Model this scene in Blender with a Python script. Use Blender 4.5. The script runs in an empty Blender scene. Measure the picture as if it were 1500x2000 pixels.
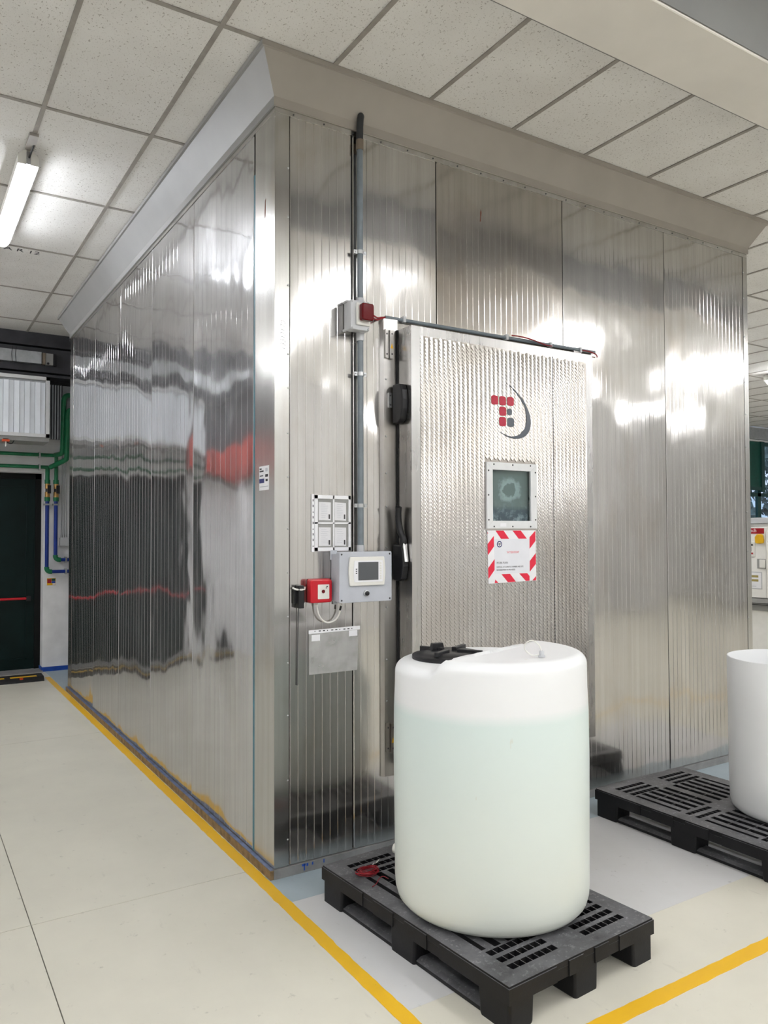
import bpy, bmesh, math, random
from mathutils import Matrix, Vector
random.seed(7)
S = bpy.context.scene
COL = S.collection

# ------------------------------------------------------------------ camera
F_PX, W_PX, H_PX = 1514.05, 1500, 2000
yaw, pit, rol = math.radians(32.084), math.radians(1.583), math.radians(-0.164)
fw = Vector((math.sin(yaw)*math.cos(pit), math.cos(yaw)*math.cos(pit), math.sin(pit)))
r0 = Vector((math.cos(yaw), -math.sin(yaw), 0)); u0 = r0.cross(fw)
rt = r0*math.cos(rol) + u0*math.sin(rol); up = -r0*math.sin(rol) + u0*math.cos(rol)
cd = bpy.data.cameras.new('camera'); cam = bpy.data.objects.new('camera', cd); COL.objects.link(cam)
cd.sensor_fit = 'VERTICAL'; cd.sensor_height = 36.0; cd.lens = 36.0*F_PX/H_PX
cd.clip_start = 0.05; cd.clip_end = 200
m = Matrix((rt, up, -fw)).transposed().to_4x4(); m.translation = Vector((-1.5856, -3.5513, 1.6955))
cam.matrix_world = m
S.camera = cam

# ------------------------------------------------------------------ world, exposure
wd = bpy.data.worlds.new('daylight'); S.world = wd; wd.use_nodes = True
bg = wd.node_tree.nodes['Background']; bg.inputs[0].default_value = (0.62, 0.76, 1.0, 1); bg.inputs[1].default_value = 0.4
S.view_settings.view_transform = 'Standard'; S.view_settings.look = 'None'
S.view_settings.exposure = 1.45; S.view_settings.gamma = 1.0; S.view_settings.use_curve_mapping = False
S.cycles.use_light_tree = False; S.cycles.max_bounces = 6; S.cycles.diffuse_bounces = 5; S.cycles.glossy_bounces = 4; S.cycles.transmission_bounces = 2; S.cycles.transparent_max_bounces = 8
LAMP_STRENGTH = 24.0          # emission of the fluorescent tubes

# ------------------------------------------------------------------ materials
def srgb(r, g, b):
    f = lambda c: (c/255/12.92) if c/255 <= 0.04045 else ((c/255+0.055)/1.055)**2.4
    return (f(r), f(g), f(b), 1)
class N:
    """small node-tree helper"""
    def __init__(s, name):
        s.m = bpy.data.materials.new(name); s.m.use_nodes = True; s.t = s.m.node_tree; s.n = s.t.nodes
        s.b = s.n['Principled BSDF']; s.out = s.n['Material Output']
    def add(s, typ, **kw):
        n = s.n.new(typ)
        for k, v in kw.items(): setattr(n, k, v)
        return n
    def link(s, a, b): s.t.links.new(a, b)
    def coord(s, scale=(1, 1, 1), rand=0.0):
        tc = s.add('ShaderNodeTexCoord'); mp = s.add('ShaderNodeMapping'); mp.inputs['Scale'].default_value = scale
        s.link(tc.outputs['Object'], mp.inputs['Vector'])
        if rand:
            oi = s.add('ShaderNodeObjectInfo'); mu = s.add('ShaderNodeMath', operation='MULTIPLY'); mu.inputs[1].default_value = rand
            s.link(oi.outputs['Random'], mu.inputs[0])
            cb = s.add('ShaderNodeCombineXYZ')
            for i in range(3): s.link(mu.outputs[0], cb.inputs[i])
            ad = s.add('ShaderNodeVectorMath', operation='ADD'); s.link(mp.outputs[0], ad.inputs[0]); s.link(cb.outputs[0], ad.inputs[1])
            return ad.outputs[0]
        return mp.outputs[0]
    def noise(s, vec, scale=5.0, detail=3.0, rough=0.5):
        n = s.add('ShaderNodeTexNoise'); n.inputs['Scale'].default_value = scale
        n.inputs['Detail'].default_value = detail; n.inputs['Roughness'].default_value = rough
        s.link(vec, n.inputs['Vector']); return n.outputs['Fac']
    def ramp(s, fac, stops):
        n = s.add('ShaderNodeValToRGB'); e = n.color_ramp.elements
        while len(e) < len(stops): e.new(0.5)
        for el, (p, c) in zip(e, stops):
            el.position = p; el.color = c if isinstance(c, tuple) else (c, c, c, 1)
        s.link(fac, n.inputs[0]); return n.outputs[0]
    def mix(s, fac, a, b):
        n = s.add('ShaderNodeMix', data_type='RGBA')
        for v, i in ((fac, 0), (a, 6), (b, 7)):
            if hasattr(v, 'links'): s.link(v, n.inputs[i])
            else: n.inputs[i].default_value = v
        return n.outputs[2]
    def math(s, op, a, b=None):
        n = s.add('ShaderNodeMath', operation=op)
        for v, i in ((a, 0), (b, 1)):
            if v is None: continue
            if hasattr(v, 'links'): s.link(v, n.inputs[i])
            else: n.inputs[i].default_value = v
        return n.outputs[0]
    def bump(s, h, dist, strength=1.0, prev=None):
        n = s.add('ShaderNodeBump'); n.inputs['Distance'].default_value = dist; n.inputs['Strength'].default_value = strength
        s.link(h, n.inputs['Height'])
        if prev is not None: s.link(prev, n.inputs['Normal'])
        return n.outputs[0]
    def set(s, color=None, rough=None, metal=None, normal=None, spec=None):
        for v, k in ((color, 'Base Color'), (rough, 'Roughness'), (metal, 'Metallic'), (normal, 'Normal'), (spec, 'Specular IOR Level')):
            if v is None: continue
            if hasattr(v, 'links'): s.link(v, s.b.inputs[k])
            else: s.b.inputs[k].default_value = v
        return s.m
def plain(name, col, rough=0.5, metal=0.0, var=0.12, scale=14.0, spec=0.4):
    """plain colour with a little mottled wear"""
    n = N(name); v = n.coord(rand=5.0); f = n.noise(v, scale, 4.0)
    d = tuple(c*(1-var) for c in col[:3])+(1,); l = tuple(min(1, c*(1+var*0.6)) for c in col[:3])+(1,)
    return n.set(n.ramp(f, [(0.3, d), (0.7, l)]), rough, metal, spec=spec)

def steel(name, col, rough, wave, stain=0.35, streak=1.0, wscale=1.1, haze=0.24):
    """rolled sheet steel: buckled sheet, vertical streaks, blotchy wear"""
    n = N(name)
    v = n.coord((1, 1, 0.75), rand=9.0); vs = n.coord((26, 26, 0.7), rand=9.0); vb = n.coord((1, 1, 0.55), rand=9.0)
    big = n.noise(v, wscale, 1.0, 0.4)
    mid = n.noise(v, 4.2, 1.0, 0.5)
    st = n.noise(vs, 1.0, 3.0, 0.6)
    bl = n.noise(vb, 2.4, 5.0, 0.62)
    c1 = n.mix(n.ramp(st, [(0.35, 0.0), (0.75, 1.0)]), tuple(x*0.84 for x in col[:3])+(1,), col)
    brown = (col[0]*0.62, col[1]*0.54, col[2]*0.45, 1)
    c2 = n.mix(n.math('MULTIPLY', n.ramp(bl, [(0.52, 0.0), (0.74, 1.0)]), stain), c1, brown)
    rg = n.math('ADD', n.math('MULTIPLY', n.ramp(bl, [(0.3, 0.0), (0.75, 1.0)]), 0.05), rough)
    rg = n.math('ADD', n.math('MULTIPLY', st, 0.06*streak), rg)
    nb = n.bump(big, wave, 1.0); nb = n.bump(mid, wave*0.10, 1.0, nb); nb = n.bump(st, 0.00010*streak, 1.0, nb)
    n.set(c2, rg, 1.0, nb)
    # worn sheet scatters part of the light widely: a second, broad lobe
    p2 = n.add('ShaderNodeBsdfPrincipled'); n.link(c2, p2.inputs['Base Color']); p2.inputs['Metallic'].default_value = 1.0
    p2.inputs['Roughness'].default_value = 0.38; n.link(nb, p2.inputs['Normal'])
    mx = n.add('ShaderNodeMixShader'); mx.inputs[0].default_value = haze
    n.link(n.b.outputs[0], mx.inputs[1]); n.link(p2.outputs[0], mx.inputs[2]); n.link(mx.outputs[0], n.out.inputs[0])
    return n.m

STEEL_L = steel('polished_steel_side', (0.67, 0.67, 0.675, 1), 0.07, 0.055, 0.2, 0.04, haze=0.18)
STEEL_F = steel('dull_steel_front', (0.62, 0.60, 0.58, 1), 0.085, 0.048, 0.42, 0.3)
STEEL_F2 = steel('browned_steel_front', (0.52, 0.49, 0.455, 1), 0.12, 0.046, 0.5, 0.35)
STEEL_T = steel('steel_trim', (0.60, 0.59, 0.57, 1), 0.16, 0.012, 0.5, 0.4)
STEEL_D = steel('steel_door', (0.50, 0.49, 0.48, 1), 0.22, 0.004, 0.15)
STEEL_FR = steel('steel_door_frame', (0.42, 0.405, 0.385, 1), 0.25, 0.012, 0.6, wscale=3.0)

def mat_emboss():
    n = N('engine_turned_steel'); v = n.coord((1, 1, 0.5))
    bl = n.noise(v, 3.0, 4.0); big = n.noise(v, 2.2, 1.0)
    c = n.mix(n.ramp(bl, [(0.35, 0.0), (0.75, 1.0)]), (0.54, 0.52, 0.50, 1), (0.46, 0.42, 0.38, 1))
    return n.set(c, 0.20, 1.0, n.bump(big, 0.010))
EMBOSS = mat_emboss()

def mat_floor(name, col, dirt, rough=0.33, marks=1.0):
    n = N(name); v = n.coord()
    a = n.noise(v, 1.6, 5.0, 0.6); b = n.noise(v, 16.0, 6.0, 0.7); c = n.noise(n.coord((9, 2.2, 1)), 2.2, 5.0, 0.6)
    k = n.mix(n.ramp(a, [(0.35, 0.0), (0.75, 0.55)]), col, dirt)
    k = n.mix(n.math('MULTIPLY', n.ramp(b, [(0.63, 0.0), (0.76, 0.75)]), marks*0.8), k, (0.16, 0.15, 0.13, 1))
    k = n.mix(n.math('MULTIPLY', n.ramp(c, [(0.66, 0.0), (0.80, 0.4)]), marks), k, (0.25, 0.23, 0.20, 1))
    r = n.math('ADD', n.math('MULTIPLY', a, 0.16), rough-0.06)
    return n.set(k, r, 0.0, n.bump(b, 0.0006), 0.45)
FLOOR = mat_floor('cream_floor_paint', (0.66, 0.635, 0.545, 1), (0.54, 0.52, 0.45, 1), 0.34, 1.0)
GREYP = mat_floor('grey_floor_paint', (0.62, 0.62, 0.625, 1), (0.53, 0.52, 0.51, 1), 0.42, 1.2)
BLUEP = mat_floor('blue_grey_floor_paint', (0.30, 0.37, 0.42, 1), (0.44, 0.50, 0.53, 1), 0.45, 0.8)
JOINT = plain('floor_joint', (0.17, 0.16, 0.14, 1), 0.8)
YELLOW = mat_floor('yellow_line_paint', (0.80, 0.47, 0.015, 1), (0.68, 0.38, 0.015, 1), 0.42, 0.6)

def mat_tile():
    n = N('mineral_fibre_tile'); v = n.coord(rand=11.0)
    big = n.noise(v, 2.5, 3.0); f = n.noise(n.coord((1, 0.7, 1), rand=11.0), 95.0, 2.0, 0.6); g = n.noise(n.coord(rand=7.0), 150.0, 2.0, 0.5)
    base = n.ramp(big, [(0.3, (0.74, 0.725, 0.70, 1)), (0.7, (0.81, 0.80, 0.78, 1))])
    k = n.mix(n.ramp(f, [(0.635, 0.0), (0.675, 0.6)]), base, (0.24, 0.21, 0.17, 1))
    k = n.mix(n.ramp(g, [(0.66, 0.0), (0.70, 0.45)]), k, (0.22, 0.19, 0.15, 1))
    return n.set(k, 0.92, 0.0, n.bump(f, -0.001), 0.1)
TILE = mat_tile()
TBAR = plain('ceiling_grid_grey', (0.34, 0.315, 0.285, 1), 0.6, 0.0, 0.15)
CORN = plain('beige_cornice_paint', (0.39, 0.36, 0.32, 1), 0.45, 0.0, 0.06, 4.0)
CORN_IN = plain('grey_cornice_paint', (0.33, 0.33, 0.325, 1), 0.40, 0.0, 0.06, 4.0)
WHITEB = plain('white_beam_paint', (0.72, 0.69, 0.64, 1), 0.55, 0.0, 0.05, 4.0)
SIDEGREY = plain('grey_beam_side', (0.17, 0.17, 0.165, 1), 0.5, 0.0, 0.08, 3.0)
WALLM = plain('white_wall_paint', (0.82, 0.82, 0.83, 1), 0.75, 0.0, 0.10, 5.0)
WALLG = plain('grey_wall_paint', (0.62, 0.62, 0.63, 1), 0.75, 0.0, 0.10, 3.0)
WALLB = plain('pale_wall_paint', (0.78, 0.78, 0.78, 1), 0.8, 0.0, 0.06, 2.0)
DARKST = plain('dark_steelwork', (0.045, 0.045, 0.052, 1), 0.55, 0.0, 0.3, 6.0)
BLUE = plain('blue_paint', (0.012, 0.075, 0.42, 1), 0.45, 0.0, 0.25)
BLUEPIPE = plain('blue_pipe', (0.010, 0.035, 0.24, 1), 0.35, 0.0, 0.15)
GREENPIPE = plain('green_pipe', (0.012, 0.17, 0.07, 1), 0.38, 0.0, 0.2)
BRASS = plain('brass_fitting', (0.55, 0.33, 0.12, 1), 0.4, 0.8, 0.3)
DOORG = plain('dark_green_door_paint', (0.0022, 0.013, 0.012, 1), 0.5, 0.0, 0.35, 4.0, spec=0.2)
DOORF = plain('black_door_frame', (0.003, 0.004, 0.004, 1), 0.5, spec=0.2)
BLACK = plain('black_plastic', (0.012, 0.012, 0.014, 1), 0.42, 0.0, 0.25)
RUBBER = plain('black_rubber', (0.008, 0.008, 0.009, 1), 0.7)
RED = plain('red_plastic', (0.55, 0.010, 0.022, 1), 0.28, 0.0, 0.08)
REDW = plain('red_wire', (0.26, 0.006, 0.014, 1), 0.4, 0.0, 0.15)
REDL = plain('red_lens', (0.12, 0.002, 0.006, 1), 0.08, 0.0, 0.1, spec=0.35)
REDPRINT = plain('red_print', (0.72, 0.015, 0.05, 1), 0.55, 0.0, 0.04)
REDLOGO = plain('logo_red', (0.40, 0.010, 0.035, 1), 0.22, 0.0, 0.04)
GREYLOGO = plain('logo_grey', (0.085, 0.10, 0.12, 1), 0.22, 0.0, 0.04)
PAPER = plain('white_paper', (0.80, 0.80, 0.83, 1), 0.65, 0.0, 0.03)
PAPER2 = plain('pale_paper', (0.74, 0.75, 0.80, 1), 0.6, 0.0, 0.03)
INK = plain('black_ink', (0.02, 0.02, 0.025, 1), 0.6)
NAVY = plain('navy_ink', (0.012, 0.02, 0.14, 1), 0.5)
WHITEPL = plain('white_plastic', (0.74, 0.73, 0.69, 1), 0.4, 0.0, 0.04)
GREYPL = plain('grey_plastic', (0.47, 0.49, 0.54, 1), 0.42, 0.0, 0.05)
GREYPL2 = plain('light_grey_plastic', (0.52, 0.53, 0.55, 1), 0.45, 0.0, 0.06)
CONDUIT = plain('grey_conduit', (0.17, 0.20, 0.225, 1), 0.32, 0.0, 0.12, 20)
CONDARK = plain('dark_flexible_conduit', (0.035, 0.038, 0.042, 1), 0.5, 0.0, 0.2)
TAN = plain('tan_coupling', (0.20, 0.16, 0.12, 1), 0.5)
CHROME = plain('bright_metal', (0.78, 0.78, 0.78, 1), 0.16, 1.0, 0.05)
ZINC = plain('zinc_plated', (0.52, 0.53, 0.54, 1), 0.35, 0.9, 0.12)
SCREEN = plain('dark_screen', (0.095, 0.10, 0.11, 1), 0.16, 0.0, 0.04)
TEAL = plain('teal_sealant', (0.030, 0.15, 0.20, 1), 0.4, 0.0, 0.3)
WOOD = plain('dirty_wood_edge', (0.25, 0.17, 0.085, 1), 0.8, 0.0, 0.45, 22)
PLGREY = plain('plinth_grey', (0.26, 0.26, 0.26, 1), 0.55, 0.0, 0.25, 10)
TAPE = plain('worn_blue_tape', (0.13, 0.17, 0.28, 1), 0.4, 0.0, 0.45, 20)
ALU = plain('white_aluminium', (0.70, 0.71, 0.72, 1), 0.45, 0.0, 0.05)
UNITP = plain('pale_blue_grey_panel', (0.82, 0.86, 0.92, 1), 0.5, 0.0, 0.06, 5)
GALV = plain('galvanised_sheet', (0.45, 0.47, 0.49, 1), 0.35, 0.7, 0.15)
ORANGE = plain('orange_plastic', (0.60, 0.08, 0.02, 1), 0.4)
YELLOWB = plain('yellow_plastic', (0.75, 0.42, 0.01, 1), 0.5, 0.0, 0.15)
MACH = plain('cream_machine_paint', (0.80, 0.79, 0.76, 1), 0.4, 0.0, 0.03)
MACHG = plain('grey_machine_paint', (0.32, 0.32, 0.31, 1), 0.45, 0.0, 0.05)
MRED = plain('dark_red_sign', (0.33, 0.010, 0.018, 1), 0.4)
OCHRE = plain('ochre_print', (0.36, 0.29, 0.10, 1), 0.5)
SHUT = plain('dark_green_shutter', (0.006, 0.075, 0.055, 1), 0.5, 0.0, 0.2)
GFRAME = plain('green_window_frame', (0.006, 0.05, 0.045, 1), 0.45)
LEAF = plain('grey_green_foliage', (0.16, 0.21, 0.19, 1), 0.9, 0.0, 0.6, 3)
GROUNDM = plain('outdoor_ground', (0.20, 0.20, 0.17, 1), 0.9)
SALMON = plain('red_crane_paint', (0.45, 0.06, 0.045, 1), 0.45)

def mat_pallet():
    n = N('dusty_black_pallet'); v = n.coord(rand=3.0)
    a = n.noise(v, 5.0, 5.0, 0.65); b = n.noise(v, 60.0, 4.0, 0.7)
    g = n.add('ShaderNodeNewGeometry'); sp = n.add('ShaderNodeSeparateXYZ'); n.link(g.outputs['Normal'], sp.inputs[0])
    top = n.math('MAXIMUM', sp.outputs['Z'], 0.0)                    # dust settles on what faces up
    dust = n.math('MULTIPLY', n.ramp(a, [(0.28, 0.25), (0.72, 1.0)]), n.math('POWER', top, 3.0))
    c = n.mix(n.ramp(a, [(0.3, 0.0), (0.8, 1.0)]), (0.007, 0.007, 0.008, 1), (0.016, 0.016, 0.018, 1))
    c = n.mix(n.math('MULTIPLY', dust, 0.85), c, (0.19, 0.19, 0.20, 1))
    c = n.mix(n.math('MULTIPLY', n.ramp(b, [(0.56, 0.0), (0.68, 0.7)]), dust), c, (0.36, 0.36, 0.37, 1))
    return n.set(c, 0.48, 0.0, n.bump(b, 0.0005), 0.25)
PALLET = mat_pallet()

def mat_tank(name, liquid):
    n = N(name); v = n.coord(); sp = n.add('ShaderNodeSeparateXYZ'); n.link(v, sp.inputs[0])
    a = n.noise(v, 2.2, 3.0); rust = n.noise(n.coord((7, 7, 1.6)), 2.2, 4.0, 0.7)
    c = n.ramp(a, [(0.3, (0.79, 0.80, 0.81, 1)), (0.7, (0.83, 0.84, 0.85, 1))])
    if liquid:
        lvl = n.ramp(n.math('ADD', sp.outputs['Z'], n.math('MULTIPLY', a, 0.02)), [(0.815, 1.0), (0.860, 0.0)])
        low = n.ramp(n.math('ADD', n.math('MULTIPLY', sp.outputs['Z'], 0.9), n.math('MULTIPLY', a, 0.25)), [(0.1, (0.72, 0.75, 0.70, 1)), (0.9, (0.66, 0.76, 0.745, 1))])
        c = n.mix(lvl, c, low)
    c = n.mix(n.ramp(rust, [(0.70, 0.0), (0.80, 0.55)]), c, (0.52, 0.38, 0.20, 1))
    n.set(c, 0.34, 0.0, None, 0.4)
    return n.m
TANKM = mat_tank('translucent_tank_with_liquid', True)
TANKE = mat_tank('translucent_tank_empty', False)

def mat_glass(name, tint):
    n = N(name); tr = n.add('ShaderNodeBsdfTransparent'); tr.inputs[0].default_value = tint
    gl = n.add('ShaderNodeBsdfGlossy'); gl.inputs['Roughness'].default_value = 0.03
    fr = n.add('ShaderNodeFresnel'); fr.inputs[0].default_value = 1.5; mx = n.add('ShaderNodeMixShader')
    nz = n.noise(n.coord(), 6.0); gm = n.add('ShaderNodeNewGeometry')
    ad = n.math('MULTIPLY', n.math('ADD', fr.outputs[0], n.math('MULTIPLY', nz, 0.05)), n.math('SUBTRACT', 1.0, gm.outputs['Backfacing']))
    n.link(ad, mx.inputs[0]); n.link(tr.outputs[0], mx.inputs[1]); n.link(gl.outputs[0], mx.inputs[2]); n.link(mx.outputs[0], n.out.inputs[0])
    return n.m
GLASS = mat_glass('door_window_glass', (0.80, 0.86, 0.86, 1))
WGLASS = mat_glass('window_glass', (0.85, 0.92, 0.95, 1))
CLEAR = mat_glass('clear_pocket_film', (0.98, 0.98, 0.98, 1))
FILM = None
def mat_film():
    n = N('clear_document_sleeve'); tr = n.add('ShaderNodeBsdfTransparent'); df = n.add('ShaderNodeBsdfPrincipled')
    df.inputs['Base Color'].default_value = (0.62, 0.62, 0.61, 1); df.inputs['Roughness'].default_value = 0.35
    mx = n.add('ShaderNodeMixShader'); nz = n.noise(n.coord(), 9.0, 3.0)
    n.link(n.ramp(nz, [(0.3, 0.30), (0.7, 0.55)]), mx.inputs[0]); n.link(tr.outputs[0], mx.inputs[1]); n.link(df.outputs[0], mx.inputs[2]); n.link(mx.outputs[0], n.out.inputs[0])
    return n.m
FILM = mat_film()
def mat_innerpane():
    n = N('frosted_inner_pane'); v = n.coord(); sp = n.add('ShaderNodeSeparateXYZ'); n.link(v, sp.inputs[0])
    X, Z = sp.outputs['X'], sp.outputs['Z']
    nz = n.noise(v, 22.0, 5.0, 0.65); nz2 = n.noise(n.coord((14, 1, 3)), 3.0, 4.0)
    dx = n.math('DIVIDE', n.math('SUBTRACT', X, 0.005), 0.062); dz = n.math('DIVIDE', n.math('SUBTRACT', Z, 0.178), 0.052)
    rr = n.math('SQRT', n.math('ADD', n.math('MULTIPLY', dx, dx), n.math('MULTIPLY', dz, dz)))
    rr = n.math('ADD', rr, n.math('MULTIPLY', n.math('SUBTRACT', nz, 0.5), 2.0))
    ring = n.ramp(n.math('MULTIPLY', rr, 0.5), [(0.34, 0.0), (0.42, 0.8), (0.55, 0.65), (0.75, 0.0)])
    lowb = n.ramp(n.math('ADD', Z, n.math('MULTIPLY', nz2, 0.02)), [(0.07, 1.0), (0.10, 0.0)])
    fl = n.math('MULTIPLY', n.ramp(nz, [(0.48, 0.0), (0.62, 0.8)]), n.ramp(Z, [(0.01, 0.9), (0.12, 0.0)]))
    c = n.mix(nz2, (0.21, 0.24, 0.23, 1), (0.29, 0.315, 0.305, 1))
    c = n.mix(lowb, c, (0.09, 0.12, 0.16, 1))
    c = n.mix(fl, c, (0.62, 0.67, 0.72, 1))
    c = n.mix(ring, c, (0.66, 0.70, 0.73, 1))
    return n.set(c, 0.5)
INNER = mat_innerpane()
def mat_emit(name, col, st):
    n = N(name); e = n.add('ShaderNodeEmission'); e.inputs[0].default_value = col; e.inputs[1].default_value = st
    n.link(e.outputs[0], n.out.inputs[0]); return n.m
TUBE = mat_emit('lit_fluorescent_tube', (0.97, 0.98, 1.0, 1), LAMP_STRENGTH)
TUBE_COOL = mat_emit('lit_cool_white_tube', (0.91, 0.94, 1.0, 1), LAMP_STRENGTH*0.6)

# ------------------------------------------------------------------ mesh helpers
ROOT = {}
class MB:
    def __init__(s): s.v = []; s.f = []
    def box(s, x0, x1, y0, y1, z0, z1):
        b = len(s.v)
        s.v += [(x0,y0,z0),(x1,y0,z0),(x1,y1,z0),(x0,y1,z0),(x0,y0,z1),(x1,y0,z1),(x1,y1,z1),(x0,y1,z1)]
        s.f += [tuple(b+i for i in q) for q in ((0,3,2,1),(4,5,6,7),(0,1,5,4),(1,2,6,5),(2,3,7,6),(3,0,4,7))]
        return s
    def tube(s, path, r, n=10, caps=True, closed=False):
        """round bar along a list of points; r is a number or a list"""
        P = [Vector(p) for p in path]; b = len(s.v); k = len(P); prev = None
        for i, p in enumerate(P):
            if closed: t = P[(i+1) % k]-P[i-1]
            else: t = (P[min(i+1, k-1)]-P[max(i-1, 0)])
            t.normalize()
            if prev is None:
                a = Vector((0, 0, 1)) if abs(t.z) < 0.9 else Vector((1, 0, 0)); e = t.cross(a).normalized()
            else:
                e = (prev - t*prev.dot(t)).normalized()
            prev = e; g = t.cross(e); rr = r[i] if isinstance(r, (list, tuple)) else r
            for j in range(n):
                q = 2*math.pi*j/n; s.v.append(tuple(p+e*(rr*math.cos(q))+g*(rr*math.sin(q))))
        for i in range(k if closed else k-1):
            i2 = (i+1) % k
            for j in range(n):
                s.f.append((b+i*n+j, b+i*n+(j+1) % n, b+i2*n+(j+1) % n, b+i2*n+j))
        if caps and not closed:
            s.f.append(tuple(b+j for j in reversed(range(n)))); s.f.append(tuple(b+(k-1)*n+j for j in range(n)))
        return s
    def prism(s, poly, axis, a0, a1):
        """extrude a 2D polygon along an axis ('x': (y,z), 'y': (x,z), 'z': (x,y))"""
        b = len(s.v); k = len(poly)
        def pt(p, a): return {'x': (a, p[0], p[1]), 'y': (p[0], a, p[1]), 'z': (p[0], p[1], a)}[axis]
        s.v += [pt(p, a0) for p in poly]+[pt(p, a1) for p in poly]
        s.f.append(tuple(b+i for i in range(k))); s.f.append(tuple(b+k+i for i in reversed(range(k))))
        for i in range(k): s.f.append((b+i, b+k+i, b+k+(i+1) % k, b+(i+1) % k))
        return s
    def lathe(s, prof, c=(0, 0, 0), n=48, axis='z'):
        b = len(s.v); k = len(prof)
        for r, h in prof:
            for j in range(n):
                q = 2*math.pi*j/n; x, y = r*math.cos(q), r*math.sin(q)
                if axis == 'z': s.v.append((c[0]+x, c[1]+y, c[2]+h))
                elif axis == 'y': s.v.append((c[0]+x, c[1]+h, c[2]+y))
                else: s.v.append((c[0]+h, c[1]+x, c[2]+y))
        for i in range(k-1):
            for j in range(n): s.f.append((b+i*n+j, b+i*n+(j+1) % n, b+(i+1)*n+(j+1) % n, b+(i+1)*n+j))
        if prof[0][0] > 1e-6: s.f.append(tuple(b+j for j in reversed(range(n))))
        if prof[-1][0] > 1e-6: s.f.append(tuple(b+(k-1)*n+j for j in range(n)))
        return s
    def mesh(s, name, inv=None, smooth=False):
        me = bpy.data.meshes.new(name)
        v = s.v if inv is None else [tuple(inv @ Vector(p)) for p in s.v]
        me.from_pydata(v, [], s.f)
        bm = bmesh.new(); bm.from_mesh(me)
        if smooth: bmesh.ops.remove_doubles(bm, verts=bm.verts, dist=1e-6)
        bmesh.ops.recalc_face_normals(bm, faces=bm.faces); bm.to_mesh(me); bm.free()
        if smooth:
            for p in me.polygons: p.use_smooth = True
        return me
    def build(s, name, mat, parent=None, smooth=False, bevel=0.0, local=False, auto=True):
        inv = None
        if parent is not None and not local: inv = ROOT[parent].inverted()
        me = s.mesh(name, inv, smooth); me.materials.append(mat)
        o = bpy.data.objects.new(name, me); COL.objects.link(o)
        if parent is not None: o.parent = parent; ROOT[o] = ROOT[parent]
        else: ROOT[o] = Matrix.Identity(4)
        if smooth and auto and hasattr(me, 'set_sharp_from_angle'): me.set_sharp_from_angle(angle=math.radians(38))
        if bevel:
            md = o.modifiers.new('bevel', 'BEVEL'); md.width = bevel; md.segments = 2; md.limit_method = 'ANGLE'
        return o
def thing(name, label, cat, loc=(0, 0, 0), rz=0.0, group=None):
    o = bpy.data.objects.new(name, None); COL.objects.link(o); o.empty_display_size = 0.1
    o.location = loc; o.rotation_euler = (0, 0, rz)
    ROOT[o] = Matrix.Translation(loc) @ Matrix.Rotation(rz, 4, 'Z')
    return tag(o, label, cat, group)
def tag(o, label=None, cat=None, group=None, kind=None):
    for k, v in (('label', label), ('category', cat), ('group', group), ('kind', kind)):
        if v: o[k] = v
    return o
def struct(o): o['kind'] = 'structure'; return o
def structure_root(name, label, cat, loc=(0, 0, 0)):
    return struct(thing(name, label, cat, loc))
def link_copy(src, parent, loc=None, name=None):
    c = src.copy(); COL.objects.link(c)
    if parent is not None: c.parent = parent; ROOT[c] = ROOT[parent]
    if loc is not None: c.location = loc
    if name: c.name = name
    return c
def text(body, size, origin, xdir, ydir, mat, name, parent, align='LEFT', shear=0.0, squeeze=1.0, depth=0.0003):
    cu = bpy.data.curves.new(name, 'FONT'); cu.body = body; cu.size = size; cu.align_x = align; cu.shear = shear; cu.extrude = depth
    cu.resolution_u = 2
    t = bpy.data.objects.new('t', cu); COL.objects.link(t)
    me = bpy.data.meshes.new_from_object(t.evaluated_get(bpy.context.evaluated_depsgraph_get()))
    bpy.data.objects.remove(t); bpy.data.curves.remove(cu)
    X, Y = Vector(xdir).normalized(), Vector(ydir).normalized(); Zv = X.cross(Y); inv = ROOT[parent].inverted()
    for v in me.vertices: v.co = inv @ (Vector(origin)+X*(v.co.x*squeeze)+Y*v.co.y+Zv*v.co.z)
    me.materials.clear(); me.materials.append(mat); me.name = name
    o = bpy.data.objects.new(name, me); COL.objects.link(o); o.parent = parent; ROOT[o] = ROOT[parent]
    return o
def arc(c, r, a0, a1, n, plane='xz', y=0.0):
    out = []
    for i in range(n+1):
        a = a0+(a1-a0)*i/n; p, q = c[0]+r*math.cos(a), c[1]+r*math.sin(a)
        out.append({'xz': (p, y, q), 'xy': (p, q, y), 'yz': (y, p, q)}[plane])
    return out
def rrect(x0, x1, y0, y1, r, n=4):
    pts = []
    for cx, cy, a in ((x1-r, y1-r, 0), (x0+r, y1-r, 1), (x0+r, y0+r, 2), (x1-r, y0+r, 3)):
        for i in range(n+1):
            q = (a+i/n)*math.pi/2; pts.append((cx+r*math.cos(q), cy+r*math.sin(q)))
    return pts

# ================================================================== ROOM
XL, XR, YB, YF = -4.2, 18.0, -9.0, 6.85      # side walls, back wall, far wall
ZC = 4.093                                    # ceiling height
ZT, CW, CDp = 3.851, 3.96, 5.45               # chamber: wall top, width, depth

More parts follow.
